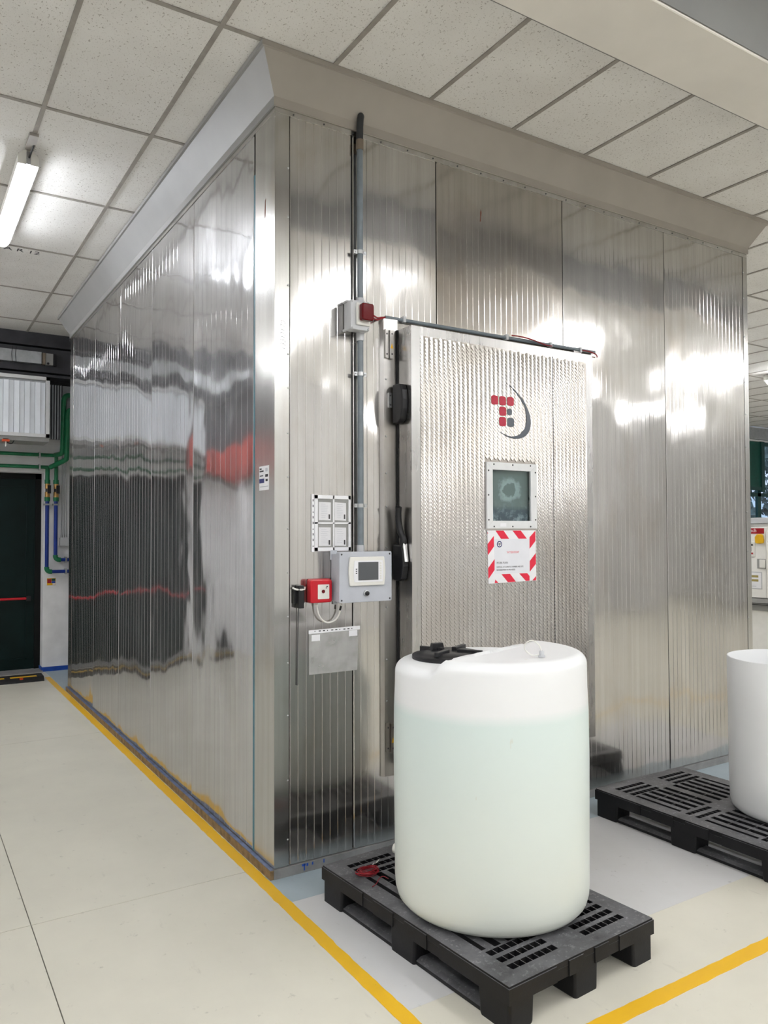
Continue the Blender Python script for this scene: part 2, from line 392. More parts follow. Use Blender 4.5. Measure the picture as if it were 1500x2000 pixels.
# ---- floor: slabs with recessed joints over a dark bed
floor = structure_root('floor', 'cream painted concrete floor in large slabs around the steel chamber', 'floor')
MB().box(XL-.3, XR+.3, YB-.3, YF+1.0, -0.20, -0.006).build('floor_bed', JOINT, floor)
xs = [XL-.3]+[-1.075+3.25*k for k in range(0, 6)]+[XR+.3]
ys = [YB-.3]+[0.155+3.26*k for k in range(-2, 3)]+[YF+1.0]
g = 0.0022
for i in range(len(xs)-1):
    for j in range(len(ys)-1):
        MB().box(xs[i]+g, xs[i+1]-g, ys[j]+g, ys[j+1]-g, -0.15, 0.0).build('floor_slab', FLOOR, floor)
def ragged(x0, x1, y0, y1, along, step, amp, z, name, mat, side='both'):
    """thin paint layer with slightly worn edges"""
    a0, a1 = (y0, y1) if along == 'y' else (x0, x1); b0, b1 = (x0, x1) if along == 'y' else (y0, y1)
    k = int((a1-a0)/step); L = []; R = []
    for i in range(k+1):
        a = a0+(a1-a0)*i/k
        jl = random.gauss(0, amp) if random.random() < .5 else 0; jr = random.gauss(0, amp)
        L.append((b0+jl, a)); R.append((b1+jr, a))
    mb = MB(); pt = (lambda b, a, zz: (b, a, zz)) if along == 'y' else (lambda b, a, zz: (a, b, zz))
    for q in L: mb.v.append(pt(q[0], q[1], z))
    for q in R: mb.v.append(pt(q[0], q[1], z))
    n1 = k+1
    for i in range(k): mb.f.append((i, i+1, n1+i+1, n1+i))
    mb.v += [(v[0], v[1], 0.0) for v in mb.v[:]]
    for i in range(k): mb.f += [(i, i+1, 2*n1+i+1, 2*n1+i), (n1+i, n1+i+1, 3*n1+i+1, 3*n1+i)]
    o = mb.build(name, mat, floor)
    return o
MB().box(-0.03, 4.2, -1.22, 0.0, 0.0, 0.0006).build('grey_paint_patch', GREYP, floor)
MB().box(-0.03, 4.4, -0.26, 0.05, 0.0005, 0.0011).build('blue_paint_strip', BLUEP, floor)
MB().box(-0.03, 0.9, 5.47, YF, 0.0, 0.0009).build('blue_paint_strip', BLUEP, floor)
ragged(-0.089, -0.030, -1.675, 6.42, 'y', 0.035, 0.0016, 0.0015, 'yellow_line', YELLOW)
ragged(-0.030, 6.0, -1.675, -1.610, 'x', 0.035, 0.0016, 0.0015, 'yellow_line', YELLOW)

# ---- walls
DX0, DX1, DZ1 = -1.92, -0.055, 2.46          # exit door opening in the far wall
WX0, WX1, WZ0, WZ1 = 13.4, 16.9, 1.95, 3.78   # window opening in the far wall
wf = structure_root('wall_far', 'white painted far wall with exit door and window openings', 'wall', (0, YF, 0))
mb = MB(); T = 0.30
mb.box(XL, DX0, YF, YF+T, 0, ZC); mb.box(DX0, DX1, YF, YF+T, DZ1, ZC); mb.box(DX1, WX0, YF, YF+T, 0, ZC)
mb.box(WX0, WX1, YF, YF+T, 0, WZ0); mb.box(WX0, WX1, YF, YF+T, WZ1, ZC); mb.box(WX1, XR, YF, YF+T, 0, ZC)
mb.build('masonry', WALLM, wf)
mb = MB(); mb.box(DX1, 13.0, YF-.012, YF, 0.0, 0.055); mb.box(DX1-.012, DX1, YF-.012, YF+.26, 0.0, 0.055); mb.build('blue_skirting_paint', BLUE, wf)
struct(tag(MB().box(XL-.2, XL, YB, YF+.3, 0, ZC).build('wall_left', WALLG), 'grey painted side wall beyond the aisle', 'wall'))
struct(tag(MB().box(XR, XR+.2, YB, YF+.3, 0, ZC).build('wall_right', WALLB), 'pale end wall at the right side', 'wall'))
struct(tag(MB().box(XL, XR, YB-.2, YB, 0, ZC).build('wall_back', WALLB), 'pale wall behind the viewpoint', 'wall'))

# ---- ceiling: mineral tiles 600 x 1200 in a grey grid
ceil = structure_root('ceiling', 'suspended ceiling of speckled mineral tiles in a grey grid', 'ceiling', (0, 0, ZC))
MB().box(XL, XR, YB, YF, ZC+.05, ZC+.15).build('ceiling_slab', WALLB, ceil)
gx = [0.279+0.6*k for k in range(-7, 30)]; gx = [x for x in gx if XL < x < XR]
gy = [-0.107+1.195*k for k in range(-7, 6)]; gy = [y for y in gy if YB < y < YF-.1]
bt = 0.012
for x in gx: MB().box(x-bt, x+bt, YB, YF, ZC-.004, ZC+.002).build('grid_runner', TBAR, ceil)
for y in gy: MB().box(XL, XR, y-bt, y+bt, ZC-.0035, ZC+.002).build('grid_cross_bar', TBAR, ceil)
ax, ay = [XL]+gx+[XR], [YB]+gy+[YF]
tile_me = {}; rest = MB()
for i in range(len(ax)-1):
    for j in range(len(ay)-1):
        x0, x1, y0, y1 = ax[i], ax[i+1], ay[j], ay[j+1]
        seen = x0 > -3.4 and y0 > -1.4 and (x0 < 0.2 or y0 < -0.2 or x0 > 3.6) and not (x0 > 8 and y1 < 0.5)
        if not seen: rest.box(x0+.003, x1-.003, y0+.003, y1-.003, ZC+.003, ZC+.018); continue
        key = (round(x1-x0, 3), round(y1-y0, 3))
        if key not in tile_me:
            hx, hy = key[0]/2-.003, key[1]/2-.003
            me = MB().box(-hx, hx, -hy, hy, 0.0025, 0.018).mesh('ceiling_tile'); me.materials.append(TILE); tile_me[key] = me
        o = bpy.data.objects.new('ceiling_tile', tile_me[key]); COL.objects.link(o); o.parent = ceil
        o.location = ((x0+x1)/2, (y0+y1)/2, random.uniform(-.001, .001))
tag(rest.build('further_ceiling_tiles', TILE, ceil), kind='stuff')
text('A R 12', 0.105, (-0.865, 3.605, ZC+.0012), (1, 0, 0), (0, -1, 0), INK, 'stencilled_lettering', ceil, squeeze=.95, depth=0.0006)

# ---- ceiling beam in front of the chamber
b = structure_root('trim_1', 'white boxed beam crossing the ceiling in front of the chamber', 'beam', (0, -1.4, 3.8))
MB().box(XL, XR, -1.575, -1.230, 3.80, ZC+.01).build('beam_casing', WHITEB, b, bevel=0.008)
for y_ in (-1.581, -1.229): MB().box(XL, XR, y_, y_+.005, 3.806, ZC-.004).build('grey_side_sheet', SIDEGREY, b)  # thin grey sheets covering both vertical sides of the beam

# ---- dark steelwork above the exit door
b = structure_root('trim_2', 'dark steel beam with flanges above the far exit door', 'beam', (0, 6.5, 3.5))
mb = MB().box(XL, 0.9, 6.36, 6.62, 3.93, 3.96); mb.box(XL, 0.9, 6.47, 6.50, 3.60, 3.94); mb.box(XL, 0.9, 6.36, 6.62, 3.57, 3.60)
mb.build('steel_beam', DARKST, b)
MB().box(XL, 0.9, 6.40, 6.84, 3.96, ZC+.01).build('bulkhead', DARKST, b)
MB().box(XL, 0.9, 6.66, 6.84, 2.95, 3.97).build('dark_backing', DARKST, b)

# ---- exit door in the far wall
d = structure_root('door_1', 'dark green steel exit door with red push bar', 'door', (DX0, YF+.2, 0))
mb = MB(); f0 = YF+.19
mb.box(DX0, DX0+.07, f0, f0+.10, 0, DZ1); mb.box(DX1-.07, DX1, f0, f0+.10, 0, DZ1); mb.box(DX0, DX1, f0, f0+.10, DZ1-.07, DZ1)
mb.build('frame', DOORF, d)
xm = (DX0+DX1)/2
for x0, x1 in ((DX0+.07, xm-.003), (xm+.003, DX1-.07)):
    lf = MB().box(x0, x1, f0+.02, f0+.07, 0.02, DZ1-.07).build('leaf', DOORG, d)
    mb = MB(); e = .085
    mb.box(x0+e, x1-e, f0+.012, f0+.02, 0.14, 0.155); mb.box(x0+e, x1-e, f0+.012, f0+.02, DZ1-.17, DZ1-.155)
    mb.box(x1-e-.015, x1-e, f0+.012, f0+.02, 0.14, DZ1-.155); mb.box(x0+e, x0+e+.015, f0+.012, f0+.02, 0.14, DZ1-.155)
    mb.build('panel_moulding', DOORG, lf)
    MB().tube([(x0+.06, f0-.05, .90), (x1-.10, f0-.05, .90)], .016, 10).build('push_bar', RED, d, smooth=True)
    mb = MB(); mb.box(x0+.03, x0+.06, f0-.065, f0+.02, .87, .93); mb.box(x1-.10, x1-.05, f0-.065, f0+.02, .87, .93); mb.build('push_bar_bracket', BLACK, d)
MB().box(DX0, DX1, YF-.05, YF+.3, 0.0, 0.018).build('threshold', PLGREY, d)

# ---- far window with half lowered shutter
w = structure_root('window_1', 'green framed window with half lowered green shutter', 'window', (15.1, YF, WZ0))
mb = MB(); yy = YF+.12
for x0, x1 in ((WX0, WX0+.08), (14.30, 14.38), (15.16, 15.28), (16.0, 16.08), (WX1-.08, WX1)): mb.box(x0, x1, yy, yy+.07, WZ0, WZ1)
mb.box(WX0, WX1, yy, yy+.07, WZ0, WZ0+.09); mb.box(WX0, WX1, yy, yy+.07, WZ1-.08, WZ1); mb.box(WX0, WX1, yy, yy+.07, 2.52, 2.60)
mb.build('window_frame', GFRAME, w)
for x0, x1 in ((WX0+.08, 14.30), (14.38, 15.16), (15.28, 16.0), (16.08, WX1-.08)): MB().box(x0, x1, yy+.03, yy+.036, WZ0+.09, 2.52).build('pane', WGLASS, w)
sl = MB().prism([(-.012, -.004), (.012, .010), (.012, .062), (-.004, .062)], 'x', 13.45, 15.22).mesh('shutter_slat'); sl.materials.append(SHUT)
for k in range(17):
    o = bpy.data.objects.new('shutter_slat', sl); COL.objects.link(o); o.parent = w; o.location = (-15.1, .09, 2.74-WZ0+k*.0605)
MB().box(13.45, 15.22, yy-.06, yy-.02, 2.66, 2.735).build('shutter_bottom_rail', GFRAME, w)
MB().box(15.22, 15.34, yy-.07, yy-.01, 2.62, WZ1).build('shutter_guide', GFRAME, w)
MB().box(WX0-.1, WX1+.1, YF-.10, YF+.12, WZ0-.06, WZ0).build('window_sill', WALLG, w)
bx = structure_root('trim_3', 'grey shutter box running above the far window', 'trim', (15.1, YF, 3.8))
MB().box(WX0-.2, WX1+.2, YF-.10, YF, 3.80, 3.85).box(WX0-.2, WX1+.2, YF-.06, YF, 3.85, 4.06).build('box_front', GALV, bx)
gr = MB().box(5, 40, YF+.4, 60, -0.6, -0.5).build('outdoor_ground', GROUNDM); struct(tag(gr, 'ground outside beyond the far window', 'ground'))
# tree outside the window
tr = thing('tree', 'blurred grey green tree seen through the far window glass', 'tree', (24, 12.6, -0.5))
mb = MB().tube([(24, 12.6, -.5), (24.1, 12.6, 1.2), (24, 12.7, 2.4)], [.16, .13, .08], 8); mb.build('trunk', DARKST, tr, smooth=True)
mb = MB()
for k in range(900):
    a, h = random.uniform(0, 6.28), random.uniform(-1, 1); rr = 2.0*math.sqrt(max(0, 1-h*h))*random.uniform(.6, 1)
    p = Vector((24+rr*math.cos(a), 12.6+rr*math.sin(a), 2.6+h*2.2)); s_ = .22
    e1 = Vector((random.gauss(0, 1), random.gauss(0, 1), random.gauss(0, 1))).normalized()*s_; e2 = e1.orthogonal().normalized()*s_
    q = len(mb.v); mb.v += [tuple(p-e1), tuple(p+e2), tuple(p+e1), tuple(p-e2)]; mb.f.append((q, q+1, q+2, q+3))
tag(mb.build('foliage', LEAF, tr), kind='stuff')

# ---- ceiling lamps (fluorescent battens running away from the viewer)
def lamp_meshes():
    out = []
    L = 1.50
    body = MB().prism([(-.060, -.008), (.060, -.008), (.060, .045), (.03, .082), (-.03, .082), (-.060, .045)], 'y', 0.0, L); me = body.mesh('batten_body'); me.materials.append(WHITEPL); out.append(('batten_body', me))
    mb = MB(); prof = []
    for y, r in ((0.015, .02), (.03, .044), (.055, .052), (L-.055, .052), (L-.03, .044), (L-.015, .02)): prof.append((r, y))
    mb.lathe(prof, (0, 0, -0.012), 14, 'y'); me = mb.mesh('diffuser', smooth=True); out.append(('diffuser', me))
    mb = MB().box(-.012, .012, -.012, .03, -.01, .07); me = mb.mesh('end_clip'); me.materials.append(ZINC); out.append(('end_clip', me))
    mb = MB().box(-.012, .012, L-.03, L+.012, -.01, .07); me = mb.mesh('end_clip'); me.materials.append(ZINC); out.append(('end_clip', me))
    return out
LM = lamp_meshes()
LM_DIFF = {}
def lamp(x, y, label, mat=TUBE, group='fluorescent ceiling lamps'):
    z = ZC-.088
    t = thing('ceiling_lamp', label, 'lamp', (x, y, z), 0, group)
    for nm, me in LM:
        if nm == 'diffuser':
            if mat.name not in LM_DIFF:
                c = me.copy(); c.materials.clear(); c.materials.append(mat); LM_DIFF[mat.name] = c
            me = LM_DIFF[mat.name]
        o = bpy.data.objects.new(nm, me); COL.objects.link(o); o.parent = t
    return t
t = lamp(-0.925, 1.66, 'lit white fluorescent batten lamp at the left edge under the ceiling', TUBE_COOL)
ROOT[t] = Matrix.Translation(t.location)
mb = MB().tube([(-.925, 1.68, 4.03), (-.915, 1.57, 4.06), (-.905, 1.52, 4.087)], .006, 6); mb.build('supply_cable', BLACK, t, smooth=True)
MB().box(-.95, -.90, 1.42, 1.62, 4.072, 4.09).build('mounting_bracket', TBAR, t)
lamp(9.6, 1.82, 'small distant lit lamp at the right edge under the far ceiling')
for x in (2.08, 5.08, 8.08, 11.08):
    for y in (-3.95, -7.55):
        lamp(x, y, 'fluorescent batten lamp behind the viewpoint, mirrored in the steel front')
for y in (-3.0, -7.0):
    lamp(-0.925, y, 'fluorescent batten lamp behind the viewpoint over the aisle')
lamp(2.08, -5.75, 'added fill lamp out of view behind the viewpoint, over the right bay')  # extra unseen lamp, put in to raise the light on the barrel
for y in (-6.2, -3.0): lamp(-3.0, y, 'added fill lamp out of view behind the viewpoint, near the grey side wall')  # two unseen lamps added to lift the light from the left
lamp(-3.0, 4.7, 'added fill lamp out of view over the aisle beyond the left edge')
lamp(-3.0, 3.15, 'added fill lamp out of view over the aisle beyond the left edge')  # second unseen lamp, added to brighten the far wall and air unit
lamp(6.2, 2.4, 'added fill lamp for the machine, out of sight behind the chamber')  # unseen lamp added to brighten the cream cabinet
lamp(5.4, 2.1, 'added fill lamp for the machine, out of sight behind the chamber')  # another added lamp for the cabinet, hidden by the chamber
lamp(13.5, -3.95, 'fluorescent batten lamp behind the viewpoint, mirrored in the steel front')
lamp(13.5, 2.0, 'added fill lamp for the machine, out of sight behind the chamber')

# ================================================================== CLIMATIC CHAMBER
ch = thing('climatic_chamber', 'large walk-in climatic chamber clad in ribbed stainless steel panels', 'chamber', (0, 0, 0))
ZP = 0.052
MB().box(0.02, CW-.02, 0.02, CDp-.02, ZP, ZT+.15).build('insulated_core', DARKST, ch)
def ribbed(a0, a1, pitch, z0, z1, face, gw=0.0024, gd=0.0014):
    """one sheet: flat with shallow pressed grooves, edges folded back; face='front' (y=0) or 'left' (x=0)"""
    e = 0.003; prof = [(a0+e, .018), (a0+e, .004), (a0+e+.004, 0)]
    k = int(round((a1-a0-2*e)/pitch)); p = (a1-a0-2*e)/k
    for i in range(1, k):
        c = a0+e+p*i; prof += [(c-gw, 0), (c-gw*.4, gd), (c+gw*.4, gd), (c+gw, 0)]
    prof += [(a1-e-.004, 0), (a1-e, .004), (a1-e, .018)]
    mb = MB(); n = len(prof)
    for z in (z0, z1):
        for a, dpt in prof: mb.v.append((a, dpt, z) if face == 'front' else (dpt, a, z))
    for i in range(n-1): mb.f.append((i, i+1, n+i+1, n+i))
    return mb
for a0, a1 in ((.078, .447), (.447, 1.0), (1.0, 1.995), (1.995, 2.985), (2.985, 3.912)):
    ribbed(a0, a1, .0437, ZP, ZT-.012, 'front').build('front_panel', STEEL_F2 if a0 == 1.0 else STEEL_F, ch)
for a0, a1 in ((.275, 1.262), (1.262, 2.22), (2.22, 3.19), (3.19, 4.19), (4.19, 5.27)):
    ribbed(a0, a1, .083, ZP, ZT-.012, 'left', .0022, .0009).build('side_panel', STEEL_L, ch)
MB().box(CW-.02, CW, .12, CDp-.02, ZP, ZT-.004).build('plain_side_sheet', STEEL_T, ch)
MB().box(.02, CW-.02, CDp-.02, CDp, ZP, ZT-.004).build('plain_back_sheet', STEEL_T, ch)
# corner trims
MB().prism([(-.003, .245), (-.003, -.003), (.076, -.003), (.076, .0), (0.0, 0.0), (0.0, .245)], 'z', ZP, ZT-.004).build('corner_trim', STEEL_T, ch)
MB().prism([(CW-.05, -.003), (CW+.003, -.003), (CW+.003, .12), (CW, .12), (CW, .0), (CW-.05, 0)], 'z', ZP, ZT-.004).build('corner_trim', STEEL_T, ch)
MB().box(-.002, .003, 5.275, 5.452, ZP, ZT-.004).build('corner_trim', STEEL_T, ch)
MB().box(-.0015, .006, .245, .272, ZP, ZT-.25).build('teal_seal', TEAL, ch)
# top fixing strip and cornice
for nm, q in (('fixing_strip', (0.0, CW, -.004, .0)),): MB().box(q[0], q[1], q[2], q[3], ZT-.03, ZT).build(nm, STEEL_T, ch)
MB().box(-.004, 0, 0, CDp, ZT-.03, ZT).build('fixing_strip', STEEL_T, ch)
c = .120; lo = .012
zA, zB, zC_ = ZT, ZT+.045, ZC-.028
def ring(off, z): return [(-off, -off, z), (CW+off, -off, z), (CW+off, CDp+off, z), (-off, CDp+off, z)]
rings = [ring(lo, zA), ring(lo, zB), ring(c-.012, zC_), ring(c+.002, zC_), ring(c+.002, ZC-.003)]
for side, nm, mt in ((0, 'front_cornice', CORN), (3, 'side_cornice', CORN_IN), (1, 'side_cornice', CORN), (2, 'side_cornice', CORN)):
    mb = MB(); a, b2 = side, (side+1) % 4
    for rg in rings: mb.v += [rg[a], rg[b2]]
    for i in range(len(rings)-1): mb.f.append((2*i, 2*i+1, 2*i+3, 2*i+2))
    # back face
    k = len(mb.v); back = [ring(0.0, zA), ring(0.0, ZC-.003)]
    for rg in back: mb.v += [rg[a], rg[b2]]
    mb.f += [(k, k+1, k+3, k+2), (0, 1, k+1, k), (8, 9, k+3, k+2)]
    mb.build(nm, mt, ch)
# screws along trims
scr = MB().lathe([(.0, -.004), (.004, -.0035), (.0055, 0.0)], (0, 0, 0), 8, 'y').mesh('screw', smooth=True); scr.materials.append(ZINC)
scrd = MB().lathe([(.0, -.003), (.004, -.0025), (.005, 0.0)], (0, 0, 0), 8, 'y').mesh('screw', smooth=True); scrd.materials.append(DARKST)
def screw(x, y, z, par, me=None):
    o = bpy.data.objects.new('screw', me or scr); COL.objects.link(o); o.parent = par
    o.location = ROOT[par].inverted() @ Vector((x, y, z)); return o
for z in (.18, .47, .79, 1.05, 1.28, 1.5, 1.72, 1.98, 2.2, 2.43, 2.6, 2.95, 3.3, 3.55): screw(.070, -.003, z, ch)
for z in (.75, 1.05, 1.3, 1.55, 1.85, 2.1, 2.35, 2.6, 2.85, 3.2, 3.5, 3.7): screw(CW-.045, -.003, z, ch)
for k in range(22): screw(.10+.175*k, -.004, ZT-.018, ch, scrd)
RUST = plain('rust_stain', (0.16, 0.045, 0.02, 1), 0.8, 0.0, 0.3, 60)
MB().prism([(1.318, 3.545), (1.324, 3.545), (1.327, 3.575), (1.331, 3.60), (1.327, 3.62), (1.321, 3.598), (1.322, 3.57)], 'y', -.0006, .0004).build('rust_mark', RUST, ch)
MB().prism([(.120, 3.32), (.114, 3.33), (.110, 3.37), (.112, 3.40), (.106, 3.42), (.118, 3.41), (.122, 3.36)], 'x', -.0036, -.0028).build('rust_mark', RUST, ch)
# plinth
MB().box(-.006, CW+.01, -.010, .02, 0.0, ZP-.004).build('front_plinth', PLGREY, ch)
MB().box(-.024, .02, -.006, CDp, 0.0, ZP-.008).build('side_plinth', WOOD, ch)
MB().box(-.022, .0, .0, CDp, ZP-.008, ZP-.005).build('plinth_tape', TAPE, ch)
for x, w_, h_ in ((.155, .006, .03), (.170, .010, .012), (.20, .008, .012), (.145, .02, .008), (.265, .006, .016)):
    MB().box(x, x+w_, -.0108, -.0098, ZP-.010-h_, ZP-.008).build('blue_paint_mark', BLUE, ch)
text('(33)2170', .040, (.056, -.0032, 2.62), (0, 0, 1), (-1, 0, 0), MACHG, 'handwritten_number', ch, shear=.3, depth=.0002)

# small maker's sticker on the side trim
st = thing('paper_sticker', 'small white printed sticker with blue bar on the steel corner trim', 'sticker', (-.0035, .125, 1.98))
MB().box(-.0042, -.0032, .064, .186, 1.918, 2.042).build('sticker_sheet', PAPER, st)
def stl(y0, y1, z0, z1, m, nm='print_block'): MB().box(-.0047, -.0041, y0, y1, z0, z1).build(nm, m, st)
stl(.122, .184, 1.955, 1.978, NAVY); stl(.130, .180, 2.012, 2.020, INK); stl(.155, .180, 2.024, 2.032, INK); stl(.135, .178, 1.99, 1.995, INK)
stl(.075, .108, 1.985, 1.998, INK); stl(.078, .104, 1.962, 1.974, INK); stl(.080, .106, 2.012, 2.030, GREYPL); stl(.072, .175, 1.934, 1.939, GREYPL)

# ================================================================== CHAMBER DOOR
DXa, DXb, DY, DYb, DZa, DZb = .706, 2.063, -.172, -.045, .445, 2.800
WA, WB, WC, WD = 1.248, 1.535, 1.765, 2.054           # window opening
fr = thing('door_frame', 'dark steel door frame fixed to the chamber front around the heavy door', 'door frame', (1.4, 0, .40))
mb = MB()
mb.prism([(.612, 0), (.612, -.006), (.628, -.022), (.712, -.030), (.712, 0)], 'z', .40, 2.86); mb.build('jamb', STEEL_FR, fr)
MB().prism([(2.055, 0), (2.055, -.030), (2.13, -.022), (2.146, -.006), (2.146, 0)], 'z', .40, 2.86).build('jamb', STEEL_FR, fr)
MB().prism([(-.030, 2.765), (-.022, 2.845), (-.006, 2.86), (0, 2.86), (0, 2.765)], 'x', .712, 2.055).build('head', STEEL_F, fr)
MB().prism([(-.030, .49), (-.022, .415), (-.006, .40), (0, .40), (0, .49)], 'x', .712, 2.055).build('sill', STEEL_F, fr)
for z in (.62, .80, 1.02, 1.30, 1.46, 1.62, 1.84, 2.02, 2.22, 2.53): screw(.640, -.0245, z, fr)

dr = thing('chamber_door', 'thick stainless chamber door with engine-turned face and small window', 'door', (DXa, DY, DZa))
mb = MB()
for q in ((DXa, WA, DZa, DZb), (WB, DXb, DZa, DZb), (WA, WB, DZa, WC), (WA, WB, WD, DZb)): mb.box(q[0], q[1], DY, DYb, q[2], q[3])
mb.build('door_leaf', STEEL_D, dr)
mb = MB(); e0, e1, e2, e3 = .764, 2.010, .500, 2.752; y0, y1 = DY-.0012, DY+.001
for q in ((e0, WA, e2, e3), (WB, e1, e2, e3), (WA, WB, e2, WC), (WA, WB, WD, e3)): mb.box(q[0], q[1], y0, y1, q[2], q[3])
sheet = mb.build('engine_turned_sheet', EMBOSS, dr)
# pressed scale pattern: small overlapping scales in columns, each with a left and a right facet
mb = MB(); ncol = 40; pw = (e1-e0)/ncol; ph = .0202; nrow = int((e3-e2)/ph); dd = .0040
for i in range(ncol):
    xc = e0+pw*(i+.5); hw = pw*.485
    for j in range(nrow-1):
        zt_ = e3-.003-ph*(j+((i % 2)*.35)); zm_, zb_ = zt_-ph*.75, zt_-ph*1.55
        if zb_ < e2 or (1.200 < xc < 1.586 and 1.715 < zt_ and zb_ < 2.10): continue
        k = len(mb.v); yb_ = y0-.0002
        mb.v += [(xc-hw, yb_, zt_), (xc+hw, yb_, zt_), (xc+hw, yb_-dd*.45, zm_), (xc, yb_-dd, zb_), (xc-hw, yb_-dd*.45, zm_), (xc, yb_-dd*.45, zt_),
                 (xc+hw, yb_, zm_-.0005), (xc, yb_, zb_-.0008), (xc-hw, yb_, zm_-.0005)]
        mb.f += [(k, k+5, k+3, k+4), (k+5, k+1, k+2, k+3), (k+3, k+2, k+6, k+7), (k+4, k+3, k+7, k+8)]
tag(mb.build('pressed_scales', EMBOSS, sheet), kind='stuff')
MB().box(1.7260, 1.7285, y0-.0034, y0, e2, e3).build('sheet_seam', DARKST, dr)
mb = MB()
mb.box(DXa-.002, DXb+.002, DYb, -.031, DZa, DZa+.05); mb.box(DXa-.002, DXb+.002, DYb, -.031, DZb-.05, DZb); mb.box(DXa-.006, DXa+.05, DYb, -.031, DZa, DZb); mb.box(DXb-.05, DXb+.002, DYb, -.031, DZa, DZb)
mb.build('rubber_gasket', RUBBER, dr)
# window
wfm = []
for poly in ([(1.205, 2.096), (1.581, 2.096), (WB, WD), (WA, WD)], [(1.205, 1.721), (WA, WC), (WB, WC), (1.581, 1.721)],
             [(1.205, 2.0955), (WA, WD-.0005), (WA, WC+.0005), (1.205, 1.7215)], [(1.581, 2.0955), (1.581, 1.7215), (WB, WC+.0005), (WB, WD-.0005)]):
    wfm.append(MB().prism(poly, 'y', DY-.014, DY-.0010).build('window_frame', ALU, dr, bevel=.0012))
for x, z in ((1.256, 2.084), (1.396, 2.085), (1.532, 2.086), (1.217, 2.048), (1.216, 1.91), (1.217, 1.77), (1.255, 1.733), (1.393, 1.733), (1.53, 1.733), (1.570, 2.048), (1.570, 1.908), (1.569, 1.772)):
    i = 0 if z > 2.06 else 1 if z < 1.75 else 2 if x < 1.3 else 3
    o = screw(x, DY-.014, z, wfm[i], scrd)
MB().box(1.300, 1.345, DY-.0146, DY-.0139, 1.732, 1.752).build('torn_label', PAPER, dr)
MB().box(WA, WB, DY+.004, DY+.009, WC, WD).build('window_glass', GLASS, dr)
ip = MB().box(-.1435, .1435, 0, .004, 0, .289).build('inner_pane', INNER, dr, local=True); ip.location = ROOT[dr].inverted() @ Vector(((WA+WB)/2, DY+.018, WC))
# emblem on the door
lg = None
def on_door(poly, mat, nm, par, lift): return MB().prism(poly, 'y', DY-.0054-lift, DY-.0010).build(nm, mat, par)
crescent = [(1.36, 2.556), (1.41, 2.531), (1.455, 2.498), (1.493, 2.463), (1.522, 2.42), (1.541, 2.374), (1.545, 2.332), (1.534, 2.293), (1.508, 2.263), (1.474, 2.246), (1.436, 2.24), (1.394, 2.241), (1.357, 2.25), (1.309, 2.273)]
inn = [(1.341, 2.2605), (1.382, 2.251), (1.424, 2.254), (1.457, 2.266), (1.487, 2.29), (1.508, 2.323), (1.515, 2.359), (1.511, 2.391), (1.497, 2.434), (1.468, 2.473), (1.439, 2.502), (1.401, 2.534)]
def smooth_poly(pts, n=5):
    out = []
    for i in range(len(pts)-1):
        p0, p1, p2, p3 = [Vector(pts[max(0, min(len(pts)-1, i+k))]) for k in (-1, 0, 1, 2)]
        for j in range(n):
            t = j/n; out.append(tuple(.5*((2*p1)+(p2-p0)*t+(2*p0-5*p1+4*p2-p3)*t*t+(3*p1-p0-3*p2+p3)*t**3)))
    return out+[tuple(pts[-1])]
A = smooth_poly(crescent); B = list(reversed(smooth_poly([crescent[-1]]+inn+[crescent[0]])))
mb = MB(); k = min(len(A), len(B))
def resample(P, n):
    L = [0]
    for i in range(1, len(P)): L.append(L[-1]+(Vector(P[i])-Vector(P[i-1])).length)
    out = []
    for q in range(n):
        s_ = L[-1]*q/(n-1); i = max(j for j in range(len(L)) if L[j] <= s_+1e-9); i = min(i, len(P)-2)
        t = (s_-L[i])/max(1e-9, L[i+1]-L[i]); out.append(tuple(Vector(P[i]).lerp(Vector(P[i+1]), t)))
    return out
A, B = resample(A, 48), resample(B, 48)
for y in (DY-.0064, DY-.0010):
    for P in (A, B): mb.v += [(p[0], y, p[1]) for p in P]
for i in range(47): mb.f += [(i, i+1, 49+i, 48+i), (i, i+1, 97+i, 96+i), (48+i, 49+i, 145+i, 144+i)]
tag(mb.build('emblem_crescent', GREYLOGO, dr), 'dark grey crescent swoosh')
for x0, x1, z0, z1, mt in ((1.248, 1.298, 2.424, 2.477, REDLOGO), (1.307, 1.356, 2.425, 2.477, REDLOGO), (1.366, 1.415, 2.427, 2.478, REDLOGO), (1.307, 1.357, 2.365, 2.417, REDLOGO),
                           (1.366, 1.400, 2.373, 2.410, GREYLOGO), (1.306, 1.356, 2.306, 2.358, REDLOGO), (1.367, 1.416, 2.306, 2.357, GREYLOGO)):
    on_door(rrect(x0, x1, z0, z1, .012), mt, 'emblem_square', dr, .001)
# handles at the hinge edge
mb = MB()
prof = [(-.045, 2.285), (-.095, 2.285), (-.125, 2.305), (-.140, 2.36), (-.143, 2.41), (-.135, 2.46), (-.118, 2.492), (-.095, 2.497), (-.045, 2.497)]
tag(MB().prism(prof, 'x', .668, .7055).build('hinge_cover', BLACK, dr, bevel=.006), 'black plastic hinge cover')
prof = [(-.045, 1.445), (-.10, 1.440), (-.128, 1.455), (-.143, 1.52), (-.138, 1.59), (-.115, 1.632), (-.045, 1.638)]
tag(MB().prism(prof, 'x', .668, .7055).build('latch_body', BLACK, dr, bevel=.006), 'black plastic latch body')
tag(MB().prism([(-.150, 1.545), (-.138, 1.545), (-.122, 1.642), (-.134, 1.642)], 'x', .676, .700).build('latch_plate', CHROME, dr, bevel=.002), 'chrome latch plate')
P = smooth_poly([(.690, -.112, 1.63), (.688, -.118, 1.665), (.684, -.098, 1.70), (.680, -.086, 1.75), (.676, -.088, 1.80), (.672, -.098, 1.836)], 4)
